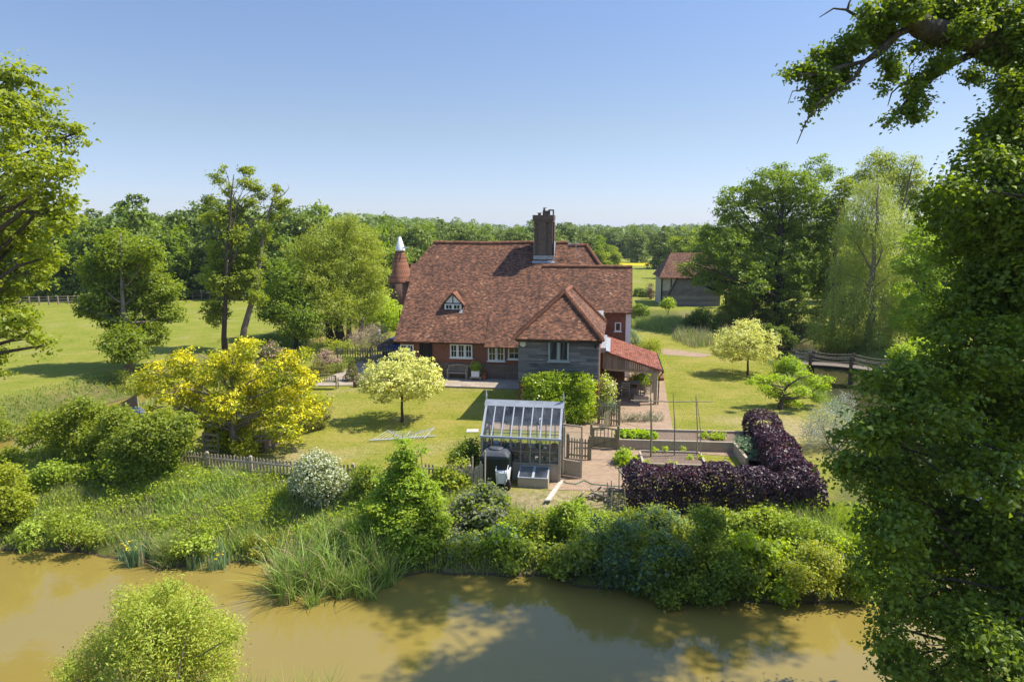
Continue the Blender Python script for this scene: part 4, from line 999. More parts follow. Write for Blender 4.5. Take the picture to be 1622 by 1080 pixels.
# ---- lawn items
t = thing('rotary_airer', 'collapsed silver rotary clothes airer lying on the lawn', 'clothes airer', G(640, 694), 0)
b = MB(); g0 = G(640, 694)
def lp(x, y, z=.06): return G(x, y, z) - g0
b.tube([lp(585, 697), lp(690, 690)], .03, 8); b.build('mast', M['steel'], t)
for k, (x0, y0, z0, x1, y1, z1) in enumerate(((640, 694, .1, 613, 681, .35), (640, 694, .1, 687, 677, .5), (640, 694, .1, 650, 683, .25), (640, 694, .1, 586, 697, .12), (672, 694, .08, 688, 677, .45), (613, 681, .35, 632, 693, .1))):
    MB().tube([lp(x0, y0, z0), lp(x1, y1, z1)], .018, 6).build('arm', M['steel'], t)
b = MB()
for i in range(6):
    f = .3 + .13 * i; A_ = lp(640, 694, .1).lerp(lp(613, 681, .35), f); B_ = lp(640, 694, .1).lerp(lp(586, 697, .12), f); C_ = lp(640, 694, .1).lerp(lp(650, 683, .25), f); D_ = lp(640, 694, .1).lerp(lp(687, 677, .5), f); E_ = lp(640, 697, .1).lerp(lp(672, 694, .08), f)
    for u, v in ((A_, B_), (A_, C_), (C_, D_), (D_, E_)): b.tube([u, v], .006, 4)
b.build('washing_line', M['white'], t)
tag(MB().slab([tuple(G(738, 685) + Vector((0, 0, .035))), tuple(G(758, 685) + Vector((0, 0, .035))), tuple(G(758, 680) + Vector((0, 0, .035))), tuple(G(740, 680) + Vector((0, 0, .035)))], .06).build('inspection_slab', M['stone']), 'pale concrete slab set flush in the lawn left of greenhouse', 'slab')
# ---- bench, planter on the terrace
def bench(name, label, loc, rz, L=1.5, mat='oak', seatz=.43):
    t = thing(name, label, 'bench', loc, rz)
    for x in (0.02, L - .08):
        MB().box(x, x + .06, 0, .06, 0, .62).box(x, x + .06, .42, .48, 0, .9).box(x - .01, x + .07, -.03, .48, .62, .67).box(x, x + .06, .06, .42, .3, .37).build('leg', M[mat], t)
    b = MB()
    for i in range(5): b.box(0, L, .01 + i * .088, .085 + i * .088, seatz - .03, seatz)
    b.build('seat', M[mat], t)
    b = MB(); b.box(.08, L - .08, .43, .47, .5, .55)
    for i in range(10):
        x0 = .08 + (L - .16) * i / 10; x1 = x0 + (L - .16) / 10; f = lambda x: .88 + .09 * math.sin(math.pi * (x - .08) / (L - .16)); b.hexa([(x0, .42, f(x0) - .07), (x1, .42, f(x1) - .07), (x1, .48, f(x1) - .07), (x0, .48, f(x0) - .07)], [(x0, .42, f(x0)), (x1, .42, f(x1)), (x1, .48, f(x1)), (x0, .48, f(x0))])
    for i in range(14): x = .12 + (L - .24) * i / 13; b.box(x - .02, x + .02, .44, .46, .55, .84)
    b.build('backrest', M[mat], t)
    return t
bench('bench', 'weathered grey bench against the farmhouse wall under the white window', LW(-4.35, -.95, .12), -TH, 1.4)
bench('bench', 'pale wooden garden bench on the terrace seen from behind near the yellow tree', G(537, 614, .06) + Vector((0, .1, 0)), R(176), 1.7, 'oakgreen')
t = thing('planter', 'white square planter with a green bush beside the farmhouse wall', 'planter', LW(-2.35, -.8, .12), -TH)
MB().box(-.27, .27, -.27, .27, .22, .62).build('box', M['white'], t, False, .015); MB().box(-.4, .4, -.2, .2, .1, .2).box(-.36, -.3, -.18, .18, 0, .1).box(.3, .36, -.18, .18, 0, .1).build('stand', M['oak'], t)
foliage('foliage', np.random.default_rng(3), [(0, 0, .9, .38, .34, .3)], 700, .09, LF['bright'], t, per=8, cr=.08)
t = thing('potted_flowers', 'terracotta pot with orange flowers beside the white planter', 'potted plant', LW(-1.78, -.75, .12)); MB().lathe([(.13, 0), (.19, .32), (.21, .32)], 0, 0, 14).build('pot', M['terracotta'], t)
foliage('flowers', np.random.default_rng(5), [(0, 0, .5, .18)], 120, .08, [M['orange'], LF['box']], t, per=6, cr=.06, mixf=lambda r, p, n: (r.random(len(p)) < .6).astype(int))
t = thing('potted_flowers', 'pot of orange lilies beside the dark farmhouse door', 'potted plant', LW(-5.1, -.75, .12)); MB().lathe([(.14, 0), (.2, .34), (.22, .34)], 0, 0, 14).build('pot', M['terracotta'], t)
foliage('flowers', np.random.default_rng(6), [(0, 0, .75, .3, .3, .42)], 260, .09, [M['orange'], LF['bright']], t, per=6, cr=.08, mixf=lambda r, p, n: (r.random(len(p)) < .6).astype(int))
# ---- furniture under the lean-to
t = thing('garden_table', 'grey wooden dining table under the lean-to roof', 'table', LW(7.75, -3.1, .045), -TH)
MB().box(-.75, .75, -.45, .45, .70, .74).build('tabletop', M['oak'], t)
for x in (-.65, .65):
    for y in (-.36, .36): MB().box(x - .04, x + .04, y - .04, y + .04, 0, .70).build('leg', M['oak'], t)
def chair(label, x, y, rz, mat='oak', first=[]):
    t = thing('garden_chair', label, 'chair', LW(x, y, .045), rz - TH, 'garden chairs under the lean-to')
    MB().box(-.24, .24, -.22, .24, .42, .46).build('seat', M[mat], t)
    b = MB()
    for z in (.56, .70, .84): b.box(-.21, .21, .215, .235, z, z + .09)
    b.build('backrest', M[mat], t)
    for xx in (-.22, .22): MB().box(xx - .025, xx + .025, -.21, -.16, 0, .62).box(xx - .03, xx + .03, -.22, .2, .62, .655).build('leg', M[mat], t); MB().box(xx - .025, xx + .025, .2, .25, 0, .98).build('leg', M[mat], t)
    b = MB()
    b.box(-.195, .195, -.2, -.17, .2, .24); b.build('stretcher', M[mat], t)
chair('grey slatted chair under the lean-to nearest the yellow roses', 6.75, -4.3, R(178)); chair('grey slatted chair turned to the table front under the lean-to', 7.6, -3.95, R(180))
chair('honey-coloured chair at the right end of the lean-to table', 8.55, -3.6, R(-100)); chair('pale slatted chair between the table and the lean-to front post', 8.75, -4.7, R(-140))
tag(MB().box(0, .9, 0, .35, .02, .35).box(.05, .85, .02, .33, .351, .40).build('wooden_bench_box', M['oak']), 'low pale timber box at the foot of the lean-to post', 'box').location = LW(8.05, -5.3, .03)
# ---- cars and odd things on the left
t = thing('parked_car', 'blue car parked beyond the picket fence at the end of the house', 'car', LW(-9.9, 7.4, .1), R(165))
b = MB(); prof = [(-2.0, .35), (-2.05, .75), (-1.15, .95), (-.55, 1.45), (.95, 1.5), (1.75, 1.02), (2.05, .9), (2.05, .35)]
for s in (0,): b.hexa([(x, -.85, z) for x, z in prof][::-1], [(x, .85, z) for x, z in prof][::-1])
b.build('body', M['blue'], t, False, .06)
b = MB(); b.slab([(-1.14, -.7, .99), (-1.14, .7, .99), (-.6, .66, 1.45), (-.6, -.66, 1.45)][::-1], .02); 
for y in (-.86, .86): b.hexa([(-.85, y - .01, 1.0), (1.45, y - .01, 1.02), (1.45, y + .01, 1.02), (-.85, y + .01, 1.0)], [(-.5, y - .01, 1.38), (.95, y - .01, 1.42), (.95, y + .01, 1.42), (-.5, y + .01, 1.38)])
b.build('window', M['pane'], t)
for x in (-1.3, 1.3):
    for y in (-.82, .82): wv = MB().torus((x, y, .32), (0, 1, 0), .23, .09, 18, 8).tube([(x, y - .06, .32), (x, y + .06, .32)], .2, 12).build('wheel', M['rubber'], t)
for y in (-.6, .6): MB().box(-2.07, -2.0, y - .16, y + .16, .62, .76).build('headlight', M['alu'], t)
t = thing('wicker_screen', 'brown woven hurdle screen leaning among shrubs by the moat', 'screen', gz(200, 668), R(8))
b = MB(); prof = [(-1.5, .72), (-.9, .82), (-.3, 1.0), (.3, 1.3), (.62, 1.5)]
b.hexa([(-1.5, -.03, 0), (.62, -.03, 0), (.62, .03, 0), (-1.5, .03, 0)], [(-1.5, -.03, .3), (.62, -.03, .3), (.62, .03, .3), (-1.5, .03, .3)])
for (x0, z0_), (x1, z1_) in zip(prof, prof[1:]): b.hexa([(x0, -.03, .3), (x1, -.03, .3), (x1, .03, .3), (x0, .03, .3)], [(x0, -.03, z0_), (x1, -.03, z1_), (x1, .03, z1_), (x0, .03, z0_)])
b.build('woven_panel', M['wicker'], t); MB().box(.62, .68, -.04, .04, -.1, 1.62).build('post', M['oak'], t)
t = thing('tarpaulin', 'crumpled dark blue sheet over a heap behind the bramble bushes', 'tarpaulin', gz(218, 674), 0); b = MB(); rgn = np.random.default_rng(5)
n1, n2 = 14, 9; vv_ = [[(-.8 + 1.6 * i / (n1 - 1), -.5 + 1.0 * j / (n2 - 1), .95 * (1 - (2 * i / (n1 - 1) - 1) ** 2) ** .5 * (1 - .6 * (2 * j / (n2 - 1) - 1) ** 2) + rgn.uniform(-.05, .05)) for j in range(n2)] for i in range(n1)]
for i in range(n1 - 1):
    for j in range(n2 - 1): b.poly([vv_[i][j], vv_[i + 1][j], vv_[i + 1][j + 1], vv_[i][j + 1]])
b.build('sheet', M['bluetarp'], t)
p = gz(322, 716); t = thing('compost_crate', 'weathered slatted timber crate under the yellow tree behind the fence', 'crate', p, R(-12)); b = MB()
for x in (0, .75): b.box(x, x + .07, 0, .07, 0, .95)
for z in (.05, .3, .55, .82): b.box(.07, .75, .0, .03, z, z + .1)
for z in (.05, .3, .55, .82): b.bar((.03, .07, z + .05), (-.1, .9, z + .05), .03, .1)
b.build('slats', M['oak'], t)
p = gz(352, 700); t = thing('dark_shed', 'low black shed in the shade of the yellow tree', 'shed', p, R(-10)); MB().box(-.9, .9, 0, 1.2, 0, .75).build('wall', M['black'], t); MB().slab([(-1.0, -.12, .74), (1.0, -.12, .74), (1.0, 1.3, 1.02), (-1.0, 1.3, 1.02)], .06).build('roof', M['black'], t)
p = gz(142, 633); o = MB().tube([(-.55, 0, .16), (0, .05, .2), (.6, 0, .15)], [.14, .17, .12], 9).build('fallen_log', M['stone'], None, True); o.location = p; tag(o, 'pale barkless log lying at the field edge near the moat', 'log')
p = gz(122, 637); o = MB().tube([(-.3, 0, .05), (-.05, .05, .35), (.1, 0, .62)], [.22, .2, .1], 8).build('tree_stump', M['bark'], None, True); o.location = p; tag(o, 'dark broken tree stump beside the pale log', 'stump')
p = gz(601, 546); o = MB().box(-.09, .09, -.09, .09, -.2, 1.3).hexa([(-.11, -.11, 1.3), (.11, -.11, 1.3), (.11, .11, 1.3), (-.11, .11, 1.3)], [(-.02, -.02, 1.42), (.02, -.02, 1.42), (.02, .02, 1.42), (-.02, .02, 1.42)]).build('white_post', M['white']); o.location = p; tag(o, 'short white marker post near the moat by the beige shrub', 'post')
o = MB().tube([(0, 0, -.2), (.02, 0, 3.2)], .035, 6).build('thin_pole', M['darkwood']); o.location = gz(634, 548); tag(o, 'thin dark pole standing at the left end of the farmhouse roof', 'pole')
t = thing('low_wall', 'low brick retaining wall beside the clipped cone', 'wall', G(560, 613)); b = MB(); d = (G(650, 612) - G(560, 613)); b.bar(Vector((0, 0, .12)), d + Vector((0, 0, .12)), .25, .5); b.build('brickwork', M['brick_brown'], t)
t = thing('garden_wall', 'low grey stone wall between the yellow tree and the lawn', 'wall', G(415, 716)); d = G(457, 690) - G(415, 716); b = MB(); b.bar(Vector((0, 0, .2)), d + Vector((0, 0, .2)), .3, .75); b.build('stonework', M['plinth'], t); 
t = thing('iron_railing', 'black metal railings behind the yellow tree', 'railing', gz(345, 682)); b = MB()
for i in range(14): b.box(i * .14, i * .14 + .025, 0, .025, 0, 1.0)
b.box(-.05, 1.9, 0, .02, .88, .92); b.box(-.05, 1.9, 0, .02, .1, .14); b.build('rails', M['black'], t)
t = thing('path_wall', 'low brown planter wall along the lean-to path', 'wall', G(1048, 604)); b = MB(); d = G(1040, 575) - G(1048, 604); b.bar(Vector((0, 0, .1)), d + Vector((0, 0, .1)), .3, .3); b.build('brickwork', M['brick'], t)
# ---- bridge over the moat
def bridge():
    a = G(1250, 574, .1); b_ = G(1420, 590, .1); t = thing('footbridge', 'rustic timber footbridge with rope handrails crossing the moat', 'bridge', a)
    d = b_ - a; L = d.length; d = d / L; n = Vector((-d.y, d.x, 0)); hw2 = .7
    def q(s, w, z=0): return d * s + n * w + Vector((0, 0, z +   .18 * math.sin(math.pi * min(1, max(0, s / L)))))
    dk = MB(); k = 44
    for i in range(k): s0 = L * i / k; s1 = L * (i + .9) / k; dk.slab([q(s0, -hw2), q(s1, -hw2), q(s1, hw2), q(s0, hw2)], .06)
    dk.build('deck', M['bark_pale'], t)
    bm = MB()
    for w in (-.55, .55):
        for i in range(10): bm.bar(q(L * i / 10, w, -.16), q(L * (i + 1) / 10, w, -.16), .14, .2)
    bm.build('beam', M['darkwood'], t)
    ps = [L * f for f in (.02, .22, .60, .97)]
    for w in (-hw2, hw2):
        for s in ps: c = q(s, w); o = MB().box(-.09, .09, -.09, .09, -1.9 if s not in (ps[0], ps[-1]) else -.5, .82).build('post', M['bark'], t); o.location = c
        r = MB()
        for s0, s1 in zip(ps, ps[1:]):
            for z in (.76, .42):
                r.tube([q(s0 + (s1 - s0) * u / 6, w, z - .14 * math.sin(math.pi * u / 6)) for u in range(7)], .04, 6)
        r.build('rope_rail', M['bark_pale'], t)
bridge()
# ---- far field fence
def rail_fence(label, pts, n):
    t = thing('field_fence', label, 'fence', pts[0]); a0 = Vector(pts[0]); cum = [0]
    for p, q in zip(pts, pts[1:]): cum.append(cum[-1] + (Vector(q) - Vector(p)).length)
    def on(s):
        for i in range(len(pts) - 1):
            if s <= cum[i + 1] + 1e-6: f = (s - cum[i]) / (cum[i + 1] - cum[i]); p = Vector(pts[i]).lerp(Vector(pts[i + 1]), f); p.z = hz(p.x, p.y); return p - a0
    pp = [on(cum[-1] * i / n) for i in range(n + 1)]
    for p in pp: o = MB().box(-.07, .07, -.07, .07, -.2, 1.25).build('post', M['oak'], t); o.location = p
    r = MB()
    for p, q in zip(pp, pp[1:]):
        for z in (.45, .8, 1.15): r.bar(p + Vector((0, 0, z)), q + Vector((0, 0, z)), .05, .09)
    r.build('rail', M['oak'], t)
rail_fence('long post and rail fence at the far side of the left field', [gz(-60, 484), gz(100, 482), gz(215, 478), gz(330, 472), gz(440, 470)], 34)

# ================================================================== TREES
def D2(x, y, z=0): return G(x, y, z).y
def zcof(p): return p.y * CP + (10 - p.z) * SP
# left oak, close, mostly off the frame
b = Vector((-21.6, 24.6, 0)); b.z = hz(b.x, b.y)
tree('oak_tree', 'large oak at the left edge with boughs reaching over the field', 'tree', b,
     PL(25.5, [(-30, 190, 95), (35, 165, 55), (20, 120, 32), (95, 212, 34), (120, 215, 16), (60, 275, 58), (85, 262, 34), (40, 345, 58), (90, 325, 30), (100, 350, 22), (30, 420, 55), (70, 410, 28), (-10, 500, 50), (48, 525, 26), (72, 548, 15), (25, 505, 30), (-10, 575, 28), (-70, 320, 110), (-90, 150, 90), (-100, 450, 100), (-180, 250, 120), (-190, 400, 110)], 1.6, 3, .8),
     .42, LF['ash'], 50000, .165, 11, per=30, cr=.19, flat=.5, shell=.35, bend=(-.8, .5), twigs=90)
# field tree left of the twin trunk tree
b = gz(203, 588)
tree('field_tree', 'rounded broadleaf tree on the far moat bank with low limbs', 'tree', b,
     PL(zcof(b), [(185, 398, 36), (160, 425, 32), (215, 430, 42), (252, 458, 30), (170, 475, 40), (215, 505, 48), (198, 545, 36), (140, 495, 14), (268, 497, 20), (245, 530, 20), (182, 372, 14), (230, 400, 24), (130, 490, 8)], 1.6, 5, .85),
     .26, LF['ash'], 38000, .2, 12, per=30, cr=.25, flat=.5, shell=.35, bark='bark_pale', twigs=60)
# twin trunk tree
b = gz(357, 556); zc = zcof(b)
rt = tree('twin_trunk_tree', 'tall thin tree with two bare trunks and a sparse broken top', 'tree', b,
     PL(zc, [(372, 415, 32), (345, 400, 22), (400, 398, 22), (358, 452, 28), (375, 375, 20), (390, 430, 20), (345, 430, 20), (342, 495, 22), (395, 440, 22), (345, 282, 11), (362, 300, 10), (352, 268, 6), (390, 272, 10), (388, 290, 10), (407, 297, 12), (412, 310, 9), (395, 322, 14), (370, 335, 18), (332, 318, 9), (355, 345, 18), (438, 302, 9), (442, 322, 13), (430, 345, 10), (418, 362, 12), (455, 322, 5), (412, 378, 14), (335, 440, 18), (330, 345, 12), (408, 470, 16), (370, 365, 16)], 1.0, 6, .9),
     .24, LF['ash'], 26000, .2, 13, per=24, cr=.19, flat=.7, shell=.2, bark='bark', top=15.0, bend=(1.6, 0), twigs=50, fork=.4)
m = MB(); q = lambda x, y: P(x, y, zc) - b
m.tube([q(382, 556), q(387, 520), q(400, 475), q(411, 420), q(418, 365), q(432, 318), q(440, 290)], [.30, .26, .22, .17, .12, .07, .03], 8); m.tube([q(432, 318), q(450, 308), q(458, 298), q(455, 290)], [.05, .04, .025, .01], 5); m.tube([q(425, 340), q(440, 330), q(462, 324)], [.05, .03, .01], 5)
m.tube([q(385, 330), q(360, 310), q(345, 290), q(330, 292)], [.08, .05, .03, .01], 5); m.tube([q(388, 320), q(405, 312), q(418, 298)], [.07, .05, .015], 5)
m.build('trunk', M['bark_pale'], rt, True)
# willows and alders behind the moat left of the house
b = gz(520, 532, 0); zc = zcof(b)
tree('willow_tree', 'broad golden-green willow behind the moat left of the farmhouse', 'tree', b,
     PL(zc, [(545, 366, 26), (512, 388, 34), (575, 395, 36), (480, 402, 26), (540, 430, 55), (590, 432, 25), (500, 445, 40), (570, 470, 42), (535, 490, 36), (596, 468, 18), (556, 352, 12)], 2.5, 7, .9),
     .40, LF['goldgreen'], 52000, .21, 14, per=34, cr=.30, shell=.35, droop=.5, aspect=.4, bark='bark_dark', fork=.2, twigs=60)
b = gz(470, 540); zc = zcof(b)
tree('alder_tree', 'dark bushy tree on the moat bank between twin trunks and willow', 'tree', b,
     PL(zc, [(468, 500, 38), (440, 478, 30), (425, 492, 18), (480, 470, 26), (490, 515, 24), (452, 445, 26)], 1.2, 8), .25, LF['oak'], 12000, .22, 15, cr=.3, bark='bark_dark', fork=.2)
b = gz(548, 535); m = thing('old_trunk', 'dark leaning willow trunks at the edge of the moat', 'tree', b)
x = MB(); rg = random.Random(3)
for k in range(6): dx = rg.uniform(-1.2, 1.0); x.tube([(dx, rg.uniform(-.5, .5), -.2), (dx * 1.2 + .1, 0, 1.4), (dx * 1.7, .2, 3.4)], [.35, .28, .18], 8)
x.build('trunk', M['bark_dark'], m, True)
b = gz(600, 522); zc = zcof(b)
shrub('round_bush', 'large bright green rounded bush at the left gable of the house', 'bush', b, PL(zc, [(598, 492, 32), (575, 505, 22), (622, 500, 24), (605, 512, 28), (635, 512, 16)], .8, 2), LF['bright'], 9000, .2, 16, cr=.2)
# right hand trees beyond the moat
b = gz(1232, 520); zc = zcof(b)
tree('oak_tree', 'massive dark oak beyond the right moat in front of the barn', 'tree', b,
     PL(zc, [(1160, 312, 22), (1150, 335, 20), (1215, 292, 30), (1300, 272, 26), (1270, 300, 34), (1255, 335, 50), (1195, 350, 48), (1150, 395, 38), (1235, 415, 65), (1300, 355, 48), (1180, 450, 42), (1240, 480, 42), (1310, 440, 46), (1125, 372, 20), (1120, 410, 18), (1100, 420, 14), (1085, 428, 12), (1108, 440, 16), (1128, 432, 20), (1145, 448, 24), (1195, 310, 24), (1240, 275, 18), (1165, 490, 20)], 3.2, 9, .9),
     .5, LF['oak'], 68000, .24, 17, per=36, cr=.32, flat=.5, shell=.4, bark='bark_dark', fork=.25, twigs=110)
b = gz(1165, 512); zc = zcof(b) - 2
tree('holly_tree', 'dark understorey tree beside the moat below the massive oak', 'tree', b, PL(zc, [(1175, 480, 26), (1205, 470, 26), (1190, 500, 22), (1225, 505, 26), (1260, 505, 26)], 1.5, 3), .14, LF['oak_dark'], 10000, .2, 19, cr=.26, fork=.15)
b = gz(1400, 500); zc = zcof(b) + 6
tree('ash_tree', 'tall yellow-green ash rising behind the weeping willow', 'tree', b,
     PL(zc, [(1390, 270, 32), (1430, 275, 34), (1360, 290, 22), (1415, 310, 34), (1450, 300, 28), (1395, 255, 16), (1470, 330, 40), (1480, 400, 50), (1500, 470, 50)], 2.5, 4, .9), .35, LF['ash'], 34000, .23, 20, per=34, cr=.30, shell=.35)
b = gz(1375, 545); zc = zcof(b)
tree('weeping_willow', 'pale yellow-green weeping willow beside the footbridge', 'tree', b,
     PL(zc, [(1385, 318, 28), (1352, 332, 18), (1348, 372, 28), (1392, 365, 36), (1420, 350, 22), (1378, 425, 42), (1332, 430, 20), (1415, 430, 30), (1335, 485, 34), (1385, 490, 48), (1430, 500, 36), (1300, 525, 22), (1345, 535, 30), (1395, 540, 30), (1372, 300, 14), (1400, 298, 12)], 2.0, 10, 1.0),
     .35, LF['willow'], 62000, .24, 21, per=40, cr=.30, shell=.3, droop=1.6, aspect=.24, bark='bark_pale', twigs=90, flat=1.6, up=.2)
b = gz(1455, 560); zc = zcof(b)
tree('sycamore_tree', 'bright green leafy tree between the weeping willow and the near oak', 'tree', b, PL(zc, [(1455, 385, 26), (1440, 420, 24), (1470, 430, 30), (1445, 465, 28), (1475, 480, 30), (1430, 505, 22), (1460, 525, 28), (1488, 400, 26), (1500, 500, 30), (1462, 360, 16)], 1.4, 9, .85), .22, LF['bright'], 20000, .2, 23, per=30, cr=.24, flat=.5, shell=.35)
b = gz(1318, 525); zc = zcof(b) + 1.5
tree('maple_tree', 'mid green tree filling the gap between massive oak and weeping willow', 'tree', b, PL(zc, [(1318, 330, 26), (1335, 300, 20), (1312, 370, 28), (1330, 405, 26), (1310, 440, 26), (1325, 480, 24), (1300, 500, 20)], 1.4, 10, .85), .22, LF['ash'], 16000, .21, 24, per=30, cr=.25, flat=.5, shell=.35)
# the big near oak on the right
b = Vector((12.3, 13.9, 0)); b.z = hz(b.x, b.y)
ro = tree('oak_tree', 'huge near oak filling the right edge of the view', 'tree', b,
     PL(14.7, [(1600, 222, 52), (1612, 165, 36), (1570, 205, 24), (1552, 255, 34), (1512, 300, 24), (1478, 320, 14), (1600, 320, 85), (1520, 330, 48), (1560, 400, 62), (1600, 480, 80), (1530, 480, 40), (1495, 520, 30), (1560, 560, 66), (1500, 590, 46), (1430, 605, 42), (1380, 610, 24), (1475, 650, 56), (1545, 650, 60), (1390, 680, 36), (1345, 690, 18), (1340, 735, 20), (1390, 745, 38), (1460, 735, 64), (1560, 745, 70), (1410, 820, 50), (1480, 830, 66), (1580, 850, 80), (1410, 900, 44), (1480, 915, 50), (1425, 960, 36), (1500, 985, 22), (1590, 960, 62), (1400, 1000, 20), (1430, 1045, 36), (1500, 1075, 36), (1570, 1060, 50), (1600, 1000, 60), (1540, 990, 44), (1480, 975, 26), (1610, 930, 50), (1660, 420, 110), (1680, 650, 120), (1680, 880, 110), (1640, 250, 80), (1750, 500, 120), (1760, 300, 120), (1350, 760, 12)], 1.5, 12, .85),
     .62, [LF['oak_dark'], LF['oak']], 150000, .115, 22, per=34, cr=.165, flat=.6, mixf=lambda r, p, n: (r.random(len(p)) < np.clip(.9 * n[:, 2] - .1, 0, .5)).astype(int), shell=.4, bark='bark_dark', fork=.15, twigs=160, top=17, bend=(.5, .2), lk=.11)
zo = 14.2; m = MB(); q = lambda x, y, z=zo: P(x, y, z) - b
def limbpx(pts, r0, r1, z0=zo, z1=zo):
    n = len(pts); m.tube([q(x, y, z0 + (z1 - z0) * i / (n - 1)) for i, (x, y) in enumerate(pts)], [r0 + (r1 - r0) * i / (n - 1) for i in range(n)], 8)
limbpx([(1665, 190), (1620, 105), (1590, 78), (1550, 62), (1500, 57), (1462, 44), (1432, 20), (1405, -8), (1380, -40)], .40, .15, 14.8, 13.7)
limbpx([(1600, 88), (1575, 40), (1540, 25), (1500, 35)], .22, .06); limbpx([(1448, 42), (1420, 55), (1398, 75), (1368, 100), (1352, 125)], .09, .03, 14.2, 13.5)
limbpx([(1420, 55), (1398, 82), (1370, 98), (1335, 105), (1300, 118), (1262, 118)], .07, .015, 14.1, 13.3); limbpx([(1352, 125), (1320, 145), (1295, 165), (1276, 195), (1262, 228)], .035, .008, 13.5, 13.1)
limbpx([(1548, 82), (1510, 100), (1475, 125), (1445, 150), (1420, 180), (1400, 205)], .09, .012, 14.6, 13.9); limbpx([(1385, 18), (1360, 28), (1340, 16), (1320, 14), (1298, 28)], .045, .008, 13.9, 13.7); limbpx([(1342, 17), (1345, 5), (1352, -8)], .03, .01)
limbpx([(1455, 135), (1428, 133), (1412, 148), (1406, 168)], .03, .008); limbpx([(1470, 60), (1455, 85), (1440, 105), (1441, 120)], .025, .008)
limbpx([(1330, 110), (1300, 140), (1255, 145), (1248, 165)], .02, .006, 13.5, 13.2)
m.build('bough', M['bark'], ro, True)
rng = np.random.default_rng(31)
up_l = PL(13.9, [(1350, 68, 18), (1368, 60, 14), (1325, 95, 22), (1300, 92, 12), (1290, 118, 17), (1262, 112, 12), (1248, 118, 8), (1305, 140, 20), (1330, 120, 18), (1288, 165, 11), (1278, 192, 6), (1410, 95, 14), (1415, 118, 13), (1396, 142, 9), (1400, 60, 18), (1380, 40, 18), (1375, 15, 12), (1410, 20, 22), (1445, 10, 22), (1480, 15, 26), (1450, 75, 10), (1520, 15, 30), (1560, 20, 34), (1600, 45, 38), (1565, 92, 14), (1480, 105, 12), (1500, 95, 10), (1455, 128, 14), (1445, 150, 12), (1462, 165, 9), (1430, 178, 12), (1448, 182, 12), (1413, 190, 6), (1540, 120, 14), (1605, 140, 26), (1535, 45, 22), (1500, 75, 10), (1620, 90, 40), (1470, 70, 10)], .5, 13)
L = [(a_[0] - b.x, a_[1] - b.y, a_[2] - b.z, *a_[3:]) for a_ in up_l]
foliage('bough_leaves', rng, L, 26000, .095, LF['oak_dark'], ro, 9, .10, .15, .75)
rng = np.random.default_rng(33); rg = random.Random(33); hi = []
for k in range(26):
    x = rg.uniform(10.8, 20.5); y = rg.uniform(16.5, 23); r = rg.uniform(1.0, 1.9); hi.append((x - b.x, y - b.y, max(10 + .33 * y * 1.02 + r + .4, rg.uniform(17.5, 21)) - b.z, r, r, r * .7))
foliage('upper_leaves', rng, hi, 34000, .2, LF['oak'], ro, 40, .30, .25, .7); m = MB(); rq = np.random.default_rng(3)
for q_ in hi: limb(m, rq, (q_[0] * .35 + .4, q_[1] * .3, 15.2), q_[:3], .04, .012, .06, 5)
m.build('upper_limbs', M['bark_dark'], ro, True)
# ---- wood trees: a few built, then copied
def wood_proto(seed, mat, n=8500):
    rg = random.Random(seed); lob = []
    for i in range(11):
        a = rg.uniform(0, 6.28); r = rg.uniform(.5, 3.2); h = rg.uniform(4.2, 10.5 - r * .9); lob.append((r * math.cos(a), r * math.sin(a), h, rg.uniform(1.5, 2.5), rg.uniform(1.5, 2.5), rg.uniform(1.2, 1.9)))
    lob.append((0, 0, 10.2, 1.7, 1.7, 1.6)); lob.append((0, 0, 6, 3, 3, 3))
    for i in range(9): a = i * .7 + rg.uniform(-.3, .3); lob.append((2.9 * math.cos(a), 2.9 * math.sin(a), rg.uniform(.9, 3.6), 1.6, 1.6, 1.6))
    return tree('woodland_tree', 'x', 'tree', (0, 0, 0), lob, .28, mat, n, .5, seed, per=26, cr=.45, shell=.55, flat=.55, bark='bark_dark', twigs=12)
protos = [wood_proto(101, LF['wood']), wood_proto(102, LF['wood']), wood_proto(103, LF['oak']), wood_proto(104, LF['ash'])]
used = [False] * 4
def place_wood(x, y, s, k, rz, label, group, sz=1.0):
    o = protos[k] if not used[k] else copy_tree(protos[k]); used[k] = True
    o.location = (x, y, hz(x, y) - .1); o.scale = (s, s, s * sz); o.rotation_euler = (0, 0, rz); o['label'] = label; o['group'] = group; o['category'] = 'tree'
rw = random.Random(77)
def wood_band(n, xr, yf, s, label, group, kinds=(0, 1, 2), mind=4.2, cond=None):
    pts = []; tries = 0
    while len(pts) < n and tries < n * 60:
        tries += 1; x = rw.uniform(*xr); y = yf(x, rw.random())
        if cond and not cond(x, y): continue
        if all((x - a) ** 2 + (y - c) ** 2 > mind ** 2 for a, c in pts): pts.append((x, y))
    for x, y in pts: place_wood(x, y, rw.uniform(*s), rw.choice(kinds), rw.uniform(0, 6.28), label, group, rw.uniform(.9, 1.1))
wood_band(70, (-125, -34), lambda x, u: 103 + 34 * u ** 1.3, (.85, 1.38), 'woodland oak in the wood beyond the left field fence', 'trees of the left wood', (0, 1, 2), 4.6)
wood_band(34, (-60, -16), lambda x, u: 112 + 45 * u, (.75, 1.0), 'woodland tree in the wood behind the oast and willows', 'trees of the wood behind the oast', (0, 1, 2, 3), 5)
wood_band(46, (-32, 24), lambda x, u: 158 + 60 * u, (.7, 1.1), 'woodland tree in the wood behind the farmhouse roof', 'trees of the wood behind the farmhouse', (0, 1, 2), 5, lambda x, y: x < 14 or y > 175)
wood_band(40, (22, 110), lambda x, u: 262 + 60 * u, (.85, 1.1), 'woodland tree behind the yellow field right of the farmhouse', 'trees behind the yellow field', (0, 1, 2), 6)
